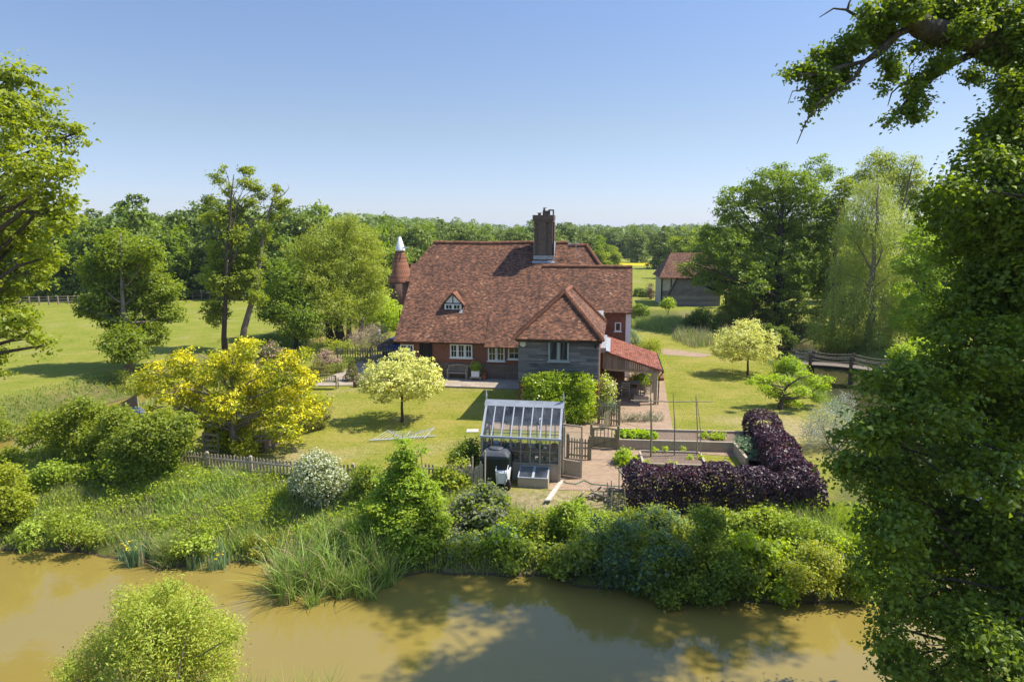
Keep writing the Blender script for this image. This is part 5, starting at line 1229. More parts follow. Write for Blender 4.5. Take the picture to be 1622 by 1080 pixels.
for (px, py, D, s, k, lab) in ((950, 420, 150, .62, 3, 'light green tree just behind the hipped end of the farmhouse roof'), (972, 418, 170, .55, 3, 'small light green tree left of the yellow field'), (1085, 405, 150, .95, 3, 'light green tree behind the barn roof'), (1050, 412, 190, 1.0, 1, 'dark tree at the end of the yellow field behind the barn'), (1118, 400, 140, 1.0, 2, 'leafy tree right of the barn roof'), (1010, 412, 230, .9, 0, 'round dark tree at the back of the yellow field')):
    u = (px - 811) / FX; x = u * (D * CP + 1.6); place_wood(x, D, s, k, px * .1, lab, 'trees around the far fields')
wood_band(26, (44, 90), lambda x, u: 78 + 60 * u, (.7, .95), 'background tree seen between the willow and the near oak', 'trees beyond the right moat', (0, 1, 2, 3), 5, lambda x, y: not (x > 50 and 84 < y < 100))
# ---- the far hills read as one mass of trees
def far_wood():
    rng = np.random.default_rng(8); P_, N_, S_ = [], [], []
    n = 2600
    y = 300 * (1500 / 300) ** rng.uniform(0, 1, n); x = rng.uniform(-.95, .95, n) * y
    keep = ~((y < 330) & (x > -20) & (x < 130)); x, y = x[keep], y[keep]; n = len(x)
    h = height(x, y); s = rng.uniform(7.5, 14.5, n); per = 60
    for i in range(n):
        k = per if y[i] < 700 else 34
        d = unit(rng.normal(size=(k, 3))); d[:, 2] = np.abs(d[:, 2]) * 1.0 - .15
        r = s[i] * .5 * rng.uniform(.75, 1.05, (k, 1)); c = np.array([x[i], y[i], h[i] + s[i] * .52]); P_.append(c + d * r * np.array([1, 1, .95])); N_.append(unit(d + rng.normal(size=(k, 3)) * .35 + [0, 0, .3])); S_.append(np.full(k, s[i] * (.17 if k == per else .24)))
    Pt = np.concatenate(P_); N = np.concatenate(N_); S = np.concatenate(S_)[:, None]
    V = leaf_quads(rng, Pt, N, S, .8, .15)
    tag(quadmesh('far_wood', V, LF['wood'], None), kind='stuff')
far_wood()
# hedgerow bits by the far fields
def px_bush(name, label, cat, px, py, lob, mat, n, size, seed, dz=.6, sq=.9, zoff=0, **kw):
    b = gz(px, py); zc = zcof(b) + zoff
    return shrub(name, label, cat, b, PL(zc, lob, dz, seed, sq), mat, n, size, seed, **kw)

# ================================================================== GARDEN PLANTS
def standard(label, px, py, crown, seed, n=15000):
    b = G(px, py); zc = zcof(b)
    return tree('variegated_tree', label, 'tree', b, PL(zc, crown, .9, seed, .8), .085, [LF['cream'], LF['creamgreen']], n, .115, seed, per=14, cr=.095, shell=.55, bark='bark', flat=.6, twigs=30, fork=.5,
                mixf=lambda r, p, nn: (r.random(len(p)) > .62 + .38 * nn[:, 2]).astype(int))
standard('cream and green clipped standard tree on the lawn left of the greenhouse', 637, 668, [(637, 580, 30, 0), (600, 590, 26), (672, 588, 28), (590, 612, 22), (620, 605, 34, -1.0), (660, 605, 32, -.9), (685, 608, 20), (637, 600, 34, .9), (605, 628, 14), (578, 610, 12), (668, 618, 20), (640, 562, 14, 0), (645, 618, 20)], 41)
standard('cream and green standard tree on the right lawn near the footbridge', 1184, 594, [(1180, 525, 24, 0), (1150, 540, 22), (1210, 540, 24), (1180, 545, 30, -1), (1180, 545, 28, 1), (1145, 555, 18), (1222, 558, 14), (1190, 515, 14), (1165, 560, 16), (1205, 562, 18)], 42)
# yellow tree
b = gz(372, 722); zc = zcof(b)
tree('golden_tree', 'large shrub-like tree with bright yellow young leaves over green', 'tree', b,
     PL(zc, [(290, 575, 22), (260, 590, 26), (235, 615, 18), (275, 620, 26), (310, 600, 26), (225, 595, 12), (295, 560, 12), (340, 590, 28), (390, 555, 22), (370, 575, 28), (400, 545, 14), (435, 590, 26), (460, 570, 20), (480, 600, 22), (475, 625, 26), (505, 640, 20), (450, 645, 34), (400, 630, 38), (355, 640, 32), (410, 680, 36), (370, 690, 32), (455, 680, 26), (495, 655, 16), (330, 660, 26), (300, 640, 24), (480, 560, 12), (385, 600, 30), (420, 615, 30), (345, 565, 14), (390, 708, 22), (240, 650, 12), (315, 625, 20)], 1.3, 17, .85),
     .16, [LF['yellow'], LF['yellowgreen']], 34000, .12, 43, per=16, cr=.105, shell=.45, bark='bark_pale', twigs=60, fork=.12,
     mixf=lambda r, p, nn: (r.random(len(p)) > .04 + 1.05 * np.clip(nn[:, 2], 0, 1) * (.55 + .45 * np.sin(p[:, 0] * 2.6 + 1.8 * np.sin(p[:, 2] * 3.0))) * np.clip(.45 + p[:, 2] * .2, .3, 1)).astype(int))
px_bush('box_hedge', 'clipped green box mound tucked behind the yellow tree on the lawn edge', 'hedge', 470, 680, [(480, 655, 34), (505, 650, 22), (455, 665, 26), (500, 665, 20)], LF['boxgold'], 8000, .075, 51, .4, cr=.07, shell=.85, jit=0)
# laurel mound before the boarded wing
b = G(883, 664); zc = zcof(b)
shrub('laurel_bush', 'large clipped glossy green bush in front of the boarded wing', 'bush', b, PL(zc - .6, [(x_, y_, 15 if y_ > 600 else 13) for x_ in range(842, 931, 11) for y_ in (601 + abs(x_ - 885) // 9, 615, 630, 645, 657)], .35, 19, .95), [LF['laurel'], LF['laurel']], 26000, .095, 52, cr=.08, per=9, shell=.7, jit=.3)
# copper beech hedge, L shaped
def hedge(lab, runs, mats, n, size, seed, mixf=None):
    rng = np.random.default_rng(seed); b = Vector(runs[0][0]); b.z = 0; t = thing('copper_hedge', lab, 'hedge', b)
    Ps, Ns = [], []
    area = [(Vector(q) - Vector(p)).length * (2 * h + w) for p, q, w, h in runs]
    for (p, q, w, h), ar in zip(runs, area):
        p = Vector(p) - b; q = Vector(q) - b; L = (q - p).length; d = np.array((q - p) / L); nn = np.array([-d[1], d[0], 0]); k = int(n * ar / sum(area))
        s = rng.uniform(-.03, 1.03, k) * L; a = rng.uniform(0, 1, k) * (2 * h + w)
        side = np.where(a < h, -1, np.where(a < 2 * h, 1, 0)); v = np.where(a < h, a, np.where(a < 2 * h, a - h, h)); uw = np.where(side == 0, a - 2 * h - w / 2, side * w / 2)
        rr_ = .5; # rounded shoulders
        top = np.clip((v - (h - rr_)) / rr_, 0, 1); uw = np.where(side != 0, uw * (1 - .42 * top ** 2), uw); drop = np.where(side == 0, .30 * (np.abs(uw) / (w / 2)) ** 3, 0)
        wav = .13 * np.sin(s * 1.7 + v) + .09 * np.sin(s * 4.1 - v * 3) + .06 * np.sin(s * 9 + v * 7); dep = -np.abs(rng.normal(0, .09, k)) + wav * .8
        nx = np.where(side == 0, 0, side); N = np.stack([nn[0] * nx, nn[1] * nx, np.where(side == 0, 1.0, .25 + top)], 1); N = unit(N)
        base = p.z if False else 0
        Pt = np.array(p)[None] * [1, 1, 0] + d[None] * s[:, None] + nn[None] * uw[:, None]; Pt[:, 2] = v - drop + base; Pt += N * dep[:, None]
        # taper the ends
        e = np.maximum(0, np.maximum(.35 - s, s - (L - .35))) / .35
        Pt[:, 2] *= 1 - .12 * np.clip(e, 0, 1) ** 2; Pt[:, 2] -= .55
        Ps.append(Pt); Ns.append(unit(N + rng.normal(size=N.shape) * .62))
    Pt = np.concatenate(Ps); N = np.concatenate(Ns); V = leaf_quads(rng, Pt, N, size, .72, .12)
    mi = None if mixf is None else mixf(rng, Pt, N)
    quadmesh('foliage', V, mats, t, mi); mb = MB()
    for p, q, w, h in runs:
        p = Vector(p) - b; q = Vector(q) - b; p.z = q.z = 0; k = int((q - p).length / .8)
        for i in range(k + 1): c = p.lerp(q, i / max(k, 1)); mb.tube([c + Vector((0, 0, -.6)), c + Vector((.05, 0, .2)), c + Vector((0, .08, h * .55))], [.06, .045, .02], 6)
    mb.build('stem', M['bark_dark'], t); return t
hedge('dark purple clipped beech hedge bent round the vegetable beds', [((4.45, 24.75, 0), (11.25, 24.15, 0), 1.55, 1.85), ((10.65, 24.5, 0), (12.15, 32.4, 0), 1.45, 1.95)], [LF['copper'], LF['copperred']], 52000, .095, 61,
      lambda r, p, n: (r.random(len(p)) < np.where(p[:, 2] > 1.1, .06 + .06 * np.sin(p[:, 0] * 1.1), .012)).astype(int))
# climbers, roses, beds
px_bush('rose_bush', 'pale yellow climbing rose beside the brick pier of the boarded wing', 'rose', 960, 652, [(958, 602, 11), (962, 622, 13), (960, 640, 12), (966, 612, 9), (955, 632, 8)], [LF['rose'], LF['bright']], 1900, .10, 62, .25, mixf=lambda r, p, n: (r.random(len(p)) > .36).astype(int))
px_bush('lush_plant', 'leafy bright green border plant below the climbing rose', 'plant', 966, 657, [(960, 645, 9), (970, 645, 8), (955, 655, 8), (962, 662, 8)], LF['bluegreen'], 1200, .10, 63, .25)
px_bush('ferny_plant', 'green foliage plant growing at the back of the lean-to', 'plant', 1020, 612, [(1012, 597, 8), (1022, 596, 9), (1031, 597, 8), (1004, 601, 7), (1018, 603, 8), (1028, 605, 7)], LF['bright'], 3200, .11, 64, .3)
px_bush('ivy_plant', 'dark climber in the shaded corner beside the boarded wing', 'plant', 795, 594, [(785, 584, 8), (800, 586, 9), (808, 580, 9), (795, 592, 7)], LF['oak_dark'], 1400, .09, 65, .2)
def row(name, label, cat, p, q, r, mat, n, size, seed, hgt=.3, **kw):
    p = Vector(p); q = Vector(q); k = max(3, int((q - p).length / (r * .9))); rg = random.Random(seed)
    lob = [(*(p.lerp(q, i / (k - 1)) + Vector((rg.uniform(-.1, .1), rg.uniform(-.1, .1), hgt * .5)))[:3], r, r, hgt * rg.uniform(.5, .7)) for i in range(k)]
    return shrub(name, label, cat, p, lob, mat, n, size, seed, stems=4, **kw)
row('lavender_row', 'low grey-green lavender row beside the flagged path', 'plant', G(987, 668), G(1043, 667), .28, LF['lavender'], 2600, .09, 66, .45, aspect=.2, cr=.06, up=.1)
row('lettuce_row', 'bright lime salad leaves in the long raised bed', 'plant', G(984, 698, .4) + Vector((.2, .5, 0)), G(1036, 699, .4) + Vector((0, .5, 0)), .34, LF['lettuce'], 2200, .13, 67, .3, cr=.08)
row('bean_seedlings', 'small green seedlings at the right end of the raised bed', 'plant', G(1122, 698, .4) + Vector((0, .4, 0)), G(1150, 699, .4) + Vector((0, .4, 0)), .22, LF['bright'], 420, .11, 68, .24, cr=.07)
row('strawberry_row', 'dark leafy plants in the shaded bed beside the purple hedge', 'plant', G(1172, 700, .4), G(1192, 722, .4), .35, LF['bluegreen'], 900, .12, 69, .3, cr=.1)
row('squash_plant', 'light green leafy plant at the left end of the purple hedge', 'plant', G(985, 732), G(998, 742), .36, LF['bright'], 900, .13, 70, .55, cr=.1)
rg = random.Random(9)
for i in range(7):
    x = 1024 + i * 14 + rg.uniform(-3, 3); y = rg.choice((716, 737, 727)); p = G(x, y, .17); t = thing('bean_plant', 'young bean plant in bare soil of the low bed under the poles', 'plant', p, 0, 'young bean plants in the low bed')
    foliage('foliage', np.random.default_rng(200 + i), [(0, 0, .14, .13, .13, .12)], 40, .09, LF['lettuce'], t, per=5, cr=.05)
    MB().tube([(0, 0, -.05), (.01, 0, .14)], .008, 5).build('stem', M['oakgreen'], t)
px_bush('creeper', 'ivy-like creeper smothering the trellis left of the greenhouse', 'creeper', 742, 752, [(748, 705, 10), (738, 712, 12), (728, 722, 12), (745, 725, 11), (735, 738, 12), (750, 715, 9), (722, 730, 8)], LF['bramble'], 3600, .10, 71, .25)
t = thing('trellis', 'rough stake trellis with split wood beside the storage tank', 'trellis', gz(748, 772)); b = MB()
for x, h in ((0, 1.25), (.32, 1.05), (.5, 1.5), (.22, .8)): b.tube([(x, 0, -.1), (x + .02, .05, h)], .04, 6)
b.slab([(.05, .02, .12), (.42, .02, .05), (.42, .06, .95), (.1, .06, .8)], .03).bar((-.9, .1, .55), (.4, .05, .6), .05, .05); b.build('stakes', M['oak'], t)
px_bush('cone_topiary', 'clipped golden cone topiary on the terrace', 'topiary', 558, 604, [(558, 596, 11), (558, 588, 9), (558, 579, 6), (552, 600, 9), (565, 600, 9), (558, 571, 3.5), (558, 584, 7.5)], LF['boxgold'], 7000, .055, 72, .06, cr=.03, shell=.9, jit=0)
px_bush('dome_topiary', 'clipped golden dome bush behind the wooden bench', 'topiary', 508, 594, [(507, 584, 14), (498, 588, 11), (516, 588, 11)], LF['boxgold'], 3200, .07, 73, .15, cr=.04, shell=.88, jit=0)
px_bush('tamarisk', 'rounded beige flowering shrub on a short trunk in front of the blue car', 'shrub', 582, 572, [(578, 535, 20), (598, 532, 20), (565, 535, 13), (588, 548, 16), (610, 540, 13), (590, 522, 12), (575, 552, 10)], LF['beige'], 7000, .10, 74, .7, cr=.16, shell=.4, stems=7, aspect=.35)
px_bush('pink_shrub', 'pinkish flowering low shrub near the moat left of the picket fence', 'shrub', 520, 584, [(520, 568, 12), (508, 570, 12), (532, 572, 9), (515, 560, 8)], [LF['pink'], LF['beige']], 2800, .10, 75, .4, cr=.1, mixf=lambda r, p, n: (r.random(len(p)) < .5).astype(int))
px_bush('rhododendron', 'mauve flowering shrub glimpsed above the yellow tree', 'shrub', 428, 592, [(425, 560, 14), (440, 562, 12), (432, 548, 8), (415, 570, 12)], [LF['pink'], LF['oak']], 2400, .12, 76, .5, mixf=lambda r, p, n: (r.random(len(p)) > .55).astype(int))
px_bush('border_plant', 'low flower border along the terrace left of the cone topiary', 'plant', 530, 590, [(528, 583, 7), (540, 580, 7), (534, 586, 7), (545, 574, 6)], [LF['bramble'], LF['pink']], 1300, .09, 77, .3, mixf=lambda r, p, n: (r.random(len(p)) < .12).astype(int))
px_bush('dark_shrub', 'dark rounded shrub at the end of the green picket fence', 'shrub', 548, 582, [(546, 570, 9), (555, 572, 8), (540, 574, 7)], LF['oak_dark'], 1600, .09, 78, .3)
px_bush('moat_shrub', 'yellow-green waterside shrub between moat and picket fence', 'shrub', 545, 558, [(535, 552, 12), (555, 550, 14), (520, 556, 8), (570, 556, 8), (522, 542, 6)], LF['goldgreen'], 2600, .13, 79, .6)
# right side garden
px_bush('golden_shrub', 'golden spirea shrub at the corner of the lean-to path', 'shrub', 1030, 566, [(1022, 548, 11), (1035, 546, 12), (1030, 558, 12), (1042, 555, 8), (1015, 558, 8)], LF['yellowgreen'], 3600, .10, 80, .4)
px_bush('path_shrub', 'green border shrubs along the low wall of the lean-to path', 'shrub', 1042, 590, [(1040, 570, 7), (1044, 580, 7), (1036, 562, 7), (1046, 590, 5)], LF['bright'], 1600, .10, 81, .4)
px_bush('corner_shrub', 'loose shrub against the right corner of the farmhouse', 'shrub', 1008, 556, [(1005, 540, 8), (1010, 550, 8), (1002, 528, 6)], LF['bluegreen'], 1300, .11, 82, .3)
t = tree('ball_tree', 'small clipped ball-headed tree before the barn', 'tree', gz(1058, 503), PL(zcof(gz(1058, 503)), [(1058, 480, 9), (1053, 483, 6), (1064, 482, 6)], .2, 1), .07, LF['bright'], 1500, .16, 83, per=8, cr=.1, twigs=6)
px_bush('dark_bush', 'big dark rounded bush between the lawn and the barn', 'bush', 1108, 526, [(1105, 508, 18), (1090, 512, 12), (1125, 510, 14), (1112, 498, 12)], LF['oak_dark'], 6000, .16, 84, .8)
px_bush('pale_bush', 'pale flowering bush right of the big dark bush', 'bush', 1150, 516, [(1148, 500, 16), (1165, 505, 14), (1140, 508, 10)], [LF['ash'], LF['beige']], 4200, .16, 85, .8, mixf=lambda r, p, n: (r.random(len(p)) < .35).astype(int))
px_bush('field_bush', 'dark hedge bush left of the barn by the field', 'bush', 1015, 470, [(1012, 464, 9), (1024, 465, 9), (1032, 466, 7)], LF['oak_dark'], 2600, .22, 86, .6)
px_bush('brown_cypress', 'small brown dying conifer beside the barn corner', 'shrub', 1030, 474, [(1030, 460, 6), (1030, 467, 6), (1030, 452, 4)], LF['dead'], 1200, .16, 87, .3)
px_bush('garden_bush', 'green bush behind the right gable of the farmhouse', 'bush', 1012, 500, [(1010, 490, 10), (1020, 494, 9), (1005, 498, 7)], LF['oak'], 2200, .17, 88, .5)
px_bush('bank_bush', 'leafy bush at the near end of the footbridge', 'bush', 1250, 592, [(1250, 577, 14), (1240, 582, 11), (1265, 585, 11), (1256, 590, 11)], LF['bright'], 3600, .13, 89, .5)
for i, (px, py, lob, lab, mt) in enumerate((((1290), 545, [(1300, 530, 18), (1330, 540, 20), (1360, 548, 22), (1400, 552, 20), (1320, 555, 14)], 'yellow-green sallow bushes under the weeping willow', 'goldgreen'), (1225, 535, [(1215, 528, 14), (1235, 530, 14), (1250, 540, 12)], 'dark waterside bush under the massive oak', 'oak_dark'), (1440, 575, [(1430, 560, 18), (1455, 555, 20), (1470, 575, 16), (1420, 570, 12)], 'green bush at the far end of the footbridge', 'bright'))):
    px_bush('waterside_bush', lab, 'bush', px, py, lob, LF[mt], 5000, .17, 90 + i, 1.0)
b = gz(1236, 648); zc = zcof(b)
tree('apple_tree', 'small gnarled apple tree with flat spreading branches on the right lawn', 'tree', b, PL(zc, [(1200, 600, 10), (1215, 604, 14), (1232, 598, 12), (1250, 606, 12), (1228, 622, 14), (1245, 630, 14), (1268, 620, 12), (1285, 602, 14), (1300, 612, 12), (1275, 595, 10), (1260, 640, 10), (1190, 605, 7), (1310, 600, 8), (1212, 615, 9), (1290, 628, 9)], .9, 5, .6), .16, LF['bright'], 7500, .11, 95, per=10, cr=.12, shell=.3, fork=.4, twigs=20, top=1.6)
px_bush('silver_shrub', 'silvery grey-leaved shrub beside the near oak', 'shrub', 1325, 712, [(1310, 660, 24), (1335, 650, 24), (1290, 675, 20), (1345, 680, 24), (1315, 690, 26), (1370, 690, 22), (1340, 630, 12), (1285, 690, 16), (1395, 690, 18)], LF['silver'], 11000, .085, 96, .6, cr=.13, aspect=.25, shell=.35, up=.3)
# meadow strip on right lawn, as tall pale grass
def grass_patch(name, pts_fn, n, h, wd, mats, seed, mixf=None, lean=.4, seg=2):
    rng = np.random.default_rng(seed); Pt, H = pts_fn(rng, n); W = wd * rng.uniform(.7, 1.3, len(Pt)); H = h * H
    V = blades(rng, Pt, H, W, lean, seg); mi = None
    if mixf is not None: mi = np.tile(mixf(rng, Pt), seg)
    return tag(quadmesh(name, V, mats, None, mi), kind='stuff')
def inpoly(x, y, poly): return sdf(x, y, poly) < 0
def patch_fn(poly, soft=.5):
    p = np.array(poly); lo, hi = p.min(0), p.max(0)
    def fn(rng, n):
        x = rng.uniform(lo[0] - .3, hi[0] + .3, n); y = rng.uniform(lo[1] - .3, hi[1] + .3, n); d = sdf(x, y, poly); k = d < rng.normal(0, .2, n)
        x, y, d = x[k], y[k], d[k]; return np.stack([x, y, height(x, y) - .03], 1), rng.uniform(.6, 1.2, len(x)) * (.5 + .5 * np.clip(-d / .5, 0, 1)) * (1 + .3 * vnoise(x, y, 1.3, 5))
    return fn
grass_patch('tall_meadow_grass', patch_fn(gp((1062, 520), (1100, 512), (1130, 530), (1135, 548), (1100, 552), (1068, 540))), 5000, .85, .07, [LF['grass'], LF['beige']], 97, lambda r, p: (r.random(len(p)) < .35).astype(int))
grass_patch('long_grass', patch_fn(gp((1003, 510), (1080, 503), (1090, 520), (1060, 528), (1003, 520))), 5000, .8, .09, LF['grass'], 98)
# ---- the bank: rough grass, then each bush
FB = [(-26, 22.8), (-18.3, 23.1), (-14.4, 22.8), (-11.8, 21.8), (-8.2, 22.1), (-6.6, 20.4), (-3.9, 21.3), (1.4, 21.2), (3.8, 20.7), (7.5, 19.8), (10.7, 19.6), (14.5, 21), (17, 25), (19.4, 32), (17.6, 32), (15, 27.5), (13.6, 24.2), (4.4, 23.3), (3, 23.5), (.5, 23.7), (-1.0, 24.6), (-1.6, 25.8), (-3, 26.4), (-9, 27.0), (-15.5, 28.4), (-18, 31), (-20, 36), (-23.6, 36), (-24.3, 30)]
def bank_fn(rng, n):
    x = rng.uniform(-26, 20, n * 3); y = rng.uniform(19.3, 36, n * 3); d = sdf(x, y, FB); k = d < rng.normal(0, .12, len(x)); x, y = x[k][:n], y[k][:n]
    return np.stack([x, y, height(x, y) - .03], 1), rng.uniform(.55, 1.25, len(x)) * (.85 + .6 * vnoise(x, y, .9, 31)) * np.where(x > 11, 1.2, 1)
grass_patch('bank_grass', bank_fn, 120000, .44, .042, [LF['grass'], LF['reed'], LF['grasslime'], LF['beige']], 110,
            lambda r, p: np.where(p[:, 0] > 11.5, 2, np.where(r.random(len(p)) < .10 + .10 * vnoise(p[:, 0], p[:, 1], 1.2, 3), 3, np.where(vnoise(p[:, 0], p[:, 1], .8, 6) + r.normal(0, .3, len(p)) > .15, 1, np.where(r.random(len(p)) < .22, 2, 0)))), .5)
def herbs():
    rng = np.random.default_rng(120); Pt, H = bank_fn(rng, 110000); x, y = Pt[:, 0], Pt[:, 1]
    k = (vnoise(x, y, 1.4, 51) + rng.normal(0, .25, len(x)) > .12) & (x < 13); Pt = Pt[k]; H = H[k]; x, y = Pt[:, 0], Pt[:, 1]
    Pt[:, 2] += .55 * H * rng.uniform(.1, 1, len(H)) ** .6
    N = unit(rng.normal(size=Pt.shape) * .6 + [0, 0, .9]); V = leaf_quads(rng, Pt, N, .11, .5, .15)
    tag(quadmesh('bank_herbs', V, [LF['bramble'], LF['bright'], LF['ash']], None, np.where(vnoise(x, y, .7, 52) > .2, 0, np.where(rng.random(len(x)) < .5, 1, 2))), kind='stuff')
herbs()
def ob_fn(rng, n):
    x = np.concatenate([rng.uniform(-40, -23, n), rng.uniform(-24, -17, n), rng.uniform(24, 34, n)]); y = np.concatenate([rng.uniform(24, 52, n), rng.uniform(48, 72, n), rng.uniform(20, 66, n)])
    d = sdf(x, y, OUT); k = (d > .1) & (d < 3.2 + rng.normal(0, .6, len(x))); x, y = x[k], y[k]; return np.stack([x, y, height(x, y) - .03], 1), rng.uniform(.5, 1.3, len(x)) * (.8 + .5 * vnoise(x, y, .9, 31))
grass_patch('moat_bank_grass', ob_fn, 26000, .26, .07, [LF['grass'], LF['bramble']], 111, lambda r, p: (r.random(len(p)) < .25).astype(int), .5)
def ib_fn(rng, n):
    x = np.concatenate([rng.uniform(18, 24, n), rng.uniform(-24, -13, n)]); y = np.concatenate([rng.uniform(33, 74, n), rng.uniform(36, 74, n)]); d = sdf(x, y, ISL); k = (d < -.1) & (d > -2.4 + rng.normal(0, .4, len(x))); x, y = x[k], y[k]
    return np.stack([x, y, height(x, y) - .03], 1), rng.uniform(.5, 1.3, len(x))
grass_patch('moat_edge_grass', ib_fn, 14000, .5, .07, LF['grass'], 112, None, .5)
# lawn edge tufts and lawn blades close to the viewer keep the mown surface from looking painted
def lawn_fn(rng, n):
    x = rng.uniform(-18, 19, n); y = rng.uniform(26.5, 52, n); d = sdf(x, y, ISL); k = (d < -4.8 + 2.2 * sm((y - 29) / 6)); x, y = x[k], y[k]
    k = vnoise(x, y, 1.5, 41) + rng.normal(0, .5, len(x)) > .1; x, y = x[k], y[k]
    loc = np.stack([(x - ORG.x) * UX.x + (y - ORG.y) * UX.y, (x - ORG.x) * VX.x + (y - ORG.y) * VX.y], 1)
    bad = ((loc[:, 0] > -9.4) & (loc[:, 0] < 10.5) & (loc[:, 1] > -9.2)) & ~((loc[:, 0] < 1.4) & (loc[:, 1] < -3.1))
    for pol in (gp((868, 776), (987, 778), (1030, 712), (1200, 745), (1210, 675), (1065, 690), (1067, 660), (700, 664), (690, 680), (745, 682), (745, 775)), gp((495, 612), (560, 613), (640, 600), (640, 560), (590, 563))): bad |= inpoly(x, y, pol)
    x, y = x[~bad], y[~bad]; return np.stack([x, y, height(x, y) - .01], 1), rng.uniform(.5, 1.2, len(x))
grass_patch('lawn_grass', lawn_fn, 130000, .06, .035, [LF['grass'], LF['grasslime']], 113, lambda r, p: (r.random(len(p)) < .4).astype(int), .8, 1)
def bank_bush(name, label, cat, px, py, lob, mats, n, size, seed, **kw):
    z = -1.0
    for _ in range(6):
        p = G(px, py, z); z = hz(p.x, p.y)
    b = Vector((p.x, p.y, z)); kw.setdefault('dz', .5); dz = kw.pop('dz'); return shrub(name, label, cat, b, PL(zcof(b), lob, dz, seed, .9), mats, n, size, seed, **kw)
bank_bush('variegated_shrub', 'round cream-variegated shrub at the end of the low picket fence', 'shrub', 503, 800, [(503, 752, 36), (480, 765, 22), (528, 762, 24), (503, 775, 30), (500, 730, 18), (520, 735, 16), (485, 742, 18), (515, 785, 20)], [LF['varieg'], LF['box']], 13000, .085, 121, cr=.09, shell=.7, jit=.3, mixf=lambda r, p, n: (r.random(len(p)) > .68).astype(int))
bank_bush('hornbeam_tree', 'bright green pyramidal young tree at the water edge before the greenhouse', 'tree', 640, 880, [(640, 686, 5), (638, 698, 7), (640, 712, 10), (632, 724, 9), (650, 726, 10), (668, 714, 6), (672, 706, 4), (640, 742, 17), (620, 752, 11), (661, 750, 11), (600, 758, 5), (640, 770, 24), (608, 780, 12), (672, 776, 13), (686, 768, 5), (640, 800, 32), (596, 806, 13), (684, 803, 14), (576, 800, 5), (700, 790, 5), (640, 832, 38), (584, 836, 15), (695, 830, 13), (712, 824, 5), (560, 838, 6), (605, 858, 24), (672, 858, 24), (640, 868, 26), (570, 858, 12), (618, 765, 16), (660, 762, 15), (604, 792, 18), (678, 790, 18), (594, 822, 22), (688, 818, 20), (640, 728, 14), (585, 848, 18), (698, 846, 18)], [LF['bright'], LF['goldgreen']], 34000, .10, 122, cr=.13, per=18, shell=.5, flat=.28, up=1.1, rnd=.45, stems=14, mixf=lambda r, p, n: (r.random(len(p)) < .22).astype(int))
bank_bush('bramble_bush', 'large mixed bramble bush left of the low picket fence', 'bush', 240, 760, [(240, 690, 34), (275, 690, 30), (210, 700, 30), (260, 715, 26), (230, 725, 26), (290, 672, 18), (190, 715, 26), (255, 665, 18)], LF['bramble'], 15000, .12, 123, cr=.15, shell=.5)
bank_bush('elder_bush', 'dark spreading bush on the bank left of the bramble', 'bush', 140, 735, [(150, 672, 26), (120, 680, 28), (180, 675, 24), (95, 690, 24), (140, 700, 32), (175, 705, 26), (80, 672, 18), (110, 655, 18), (65, 668, 18), (150, 652, 18), (190, 658, 18), (48, 690, 18), (215, 668, 16), (130, 640, 12)], [LF['ash'], LF['bramble']], 20000, .12, 124, cr=.15, shell=.45, dz=.9, mixf=lambda r, p, n: (r.random(len(p)) < .5).astype(int))
bank_bush('bramble_bush', 'low bramble bridging the elder bush and the picket fence', 'bush', 215, 775, [(205, 742, 20), (235, 738, 20), (180, 745, 18), (150, 750, 18), (260, 745, 14), (120, 752, 14)], [LF['bramble'], LF['bright']], 6000, .12, 129, cr=.14, shell=.3, mixf=lambda r, p, n: (r.random(len(p)) < .25).astype(int))
bank_bush('sallow_bush', 'pale upright willow scrub above the wicker screen', 'bush', 205, 648, [(205, 610, 20), (185, 620, 16), (222, 615, 16), (200, 632, 18), (170, 630, 12), (192, 592, 8)], LF['goldgreen'], 6000, .14, 125, cr=.16, aspect=.28, shell=.3)
bank_bush('golden_conifer', 'yellow-green leafy bush at the left edge beside the pond', 'bush', 5, 860, [(5, 770, 34), (-15, 800, 40), (25, 800, 26), (0, 830, 34), (35, 790, 14), (12, 745, 16), (-30, 760, 36)], LF['yellowgreen'], 10000, .10, 126, cr=.12, flat=.4, up=.9, rnd=.5)
bank_bush('fern_clump', 'lime green fern clump at the pond edge near the left bush', 'fern', 48, 868, [(45, 840, 16), (58, 848, 14), (32, 852, 14), (50, 858, 14)], LF['grasslime'], 2600, .16, 127, cr=.12, aspect=.3, up=.4)
for i, (px, py, lob, lab, mt, n) in enumerate(((75, 660, [(60, 640, 14), (85, 648, 14), (40, 650, 14), (100, 640, 10)], 'low pale scrub beside the left moat above the elder bush', 'goldgreen', 2400), (170, 655, [(165, 640, 12), (150, 648, 12), (185, 650, 12)], 'low green scrub beside the fallen log', 'ash', 2000), (25, 745, [(20, 725, 18), (45, 735, 16), (5, 740, 18), (60, 745, 14)], 'olive scrub on the bank above the left pond edge', 'ash', 3600), (85, 770, [(80, 745, 16), (105, 755, 16), (65, 760, 16), (120, 768, 14)], 'bright weeds on the bank below the elder bush', 'grasslime', 3000))):
    bank_bush('bank_scrub', lab, 'bush', px, py, lob, LF[mt], n, .12, 300 + i, cr=.13)
bank_bush('left_scrub', 'green scrub at the far left edge beside the moat', 'bush', -10, 720, [(-10, 690, 26), (10, 680, 16), (-20, 660, 22), (12, 710, 10)], LF['bramble'], 4000, .13, 128, cr=.14)
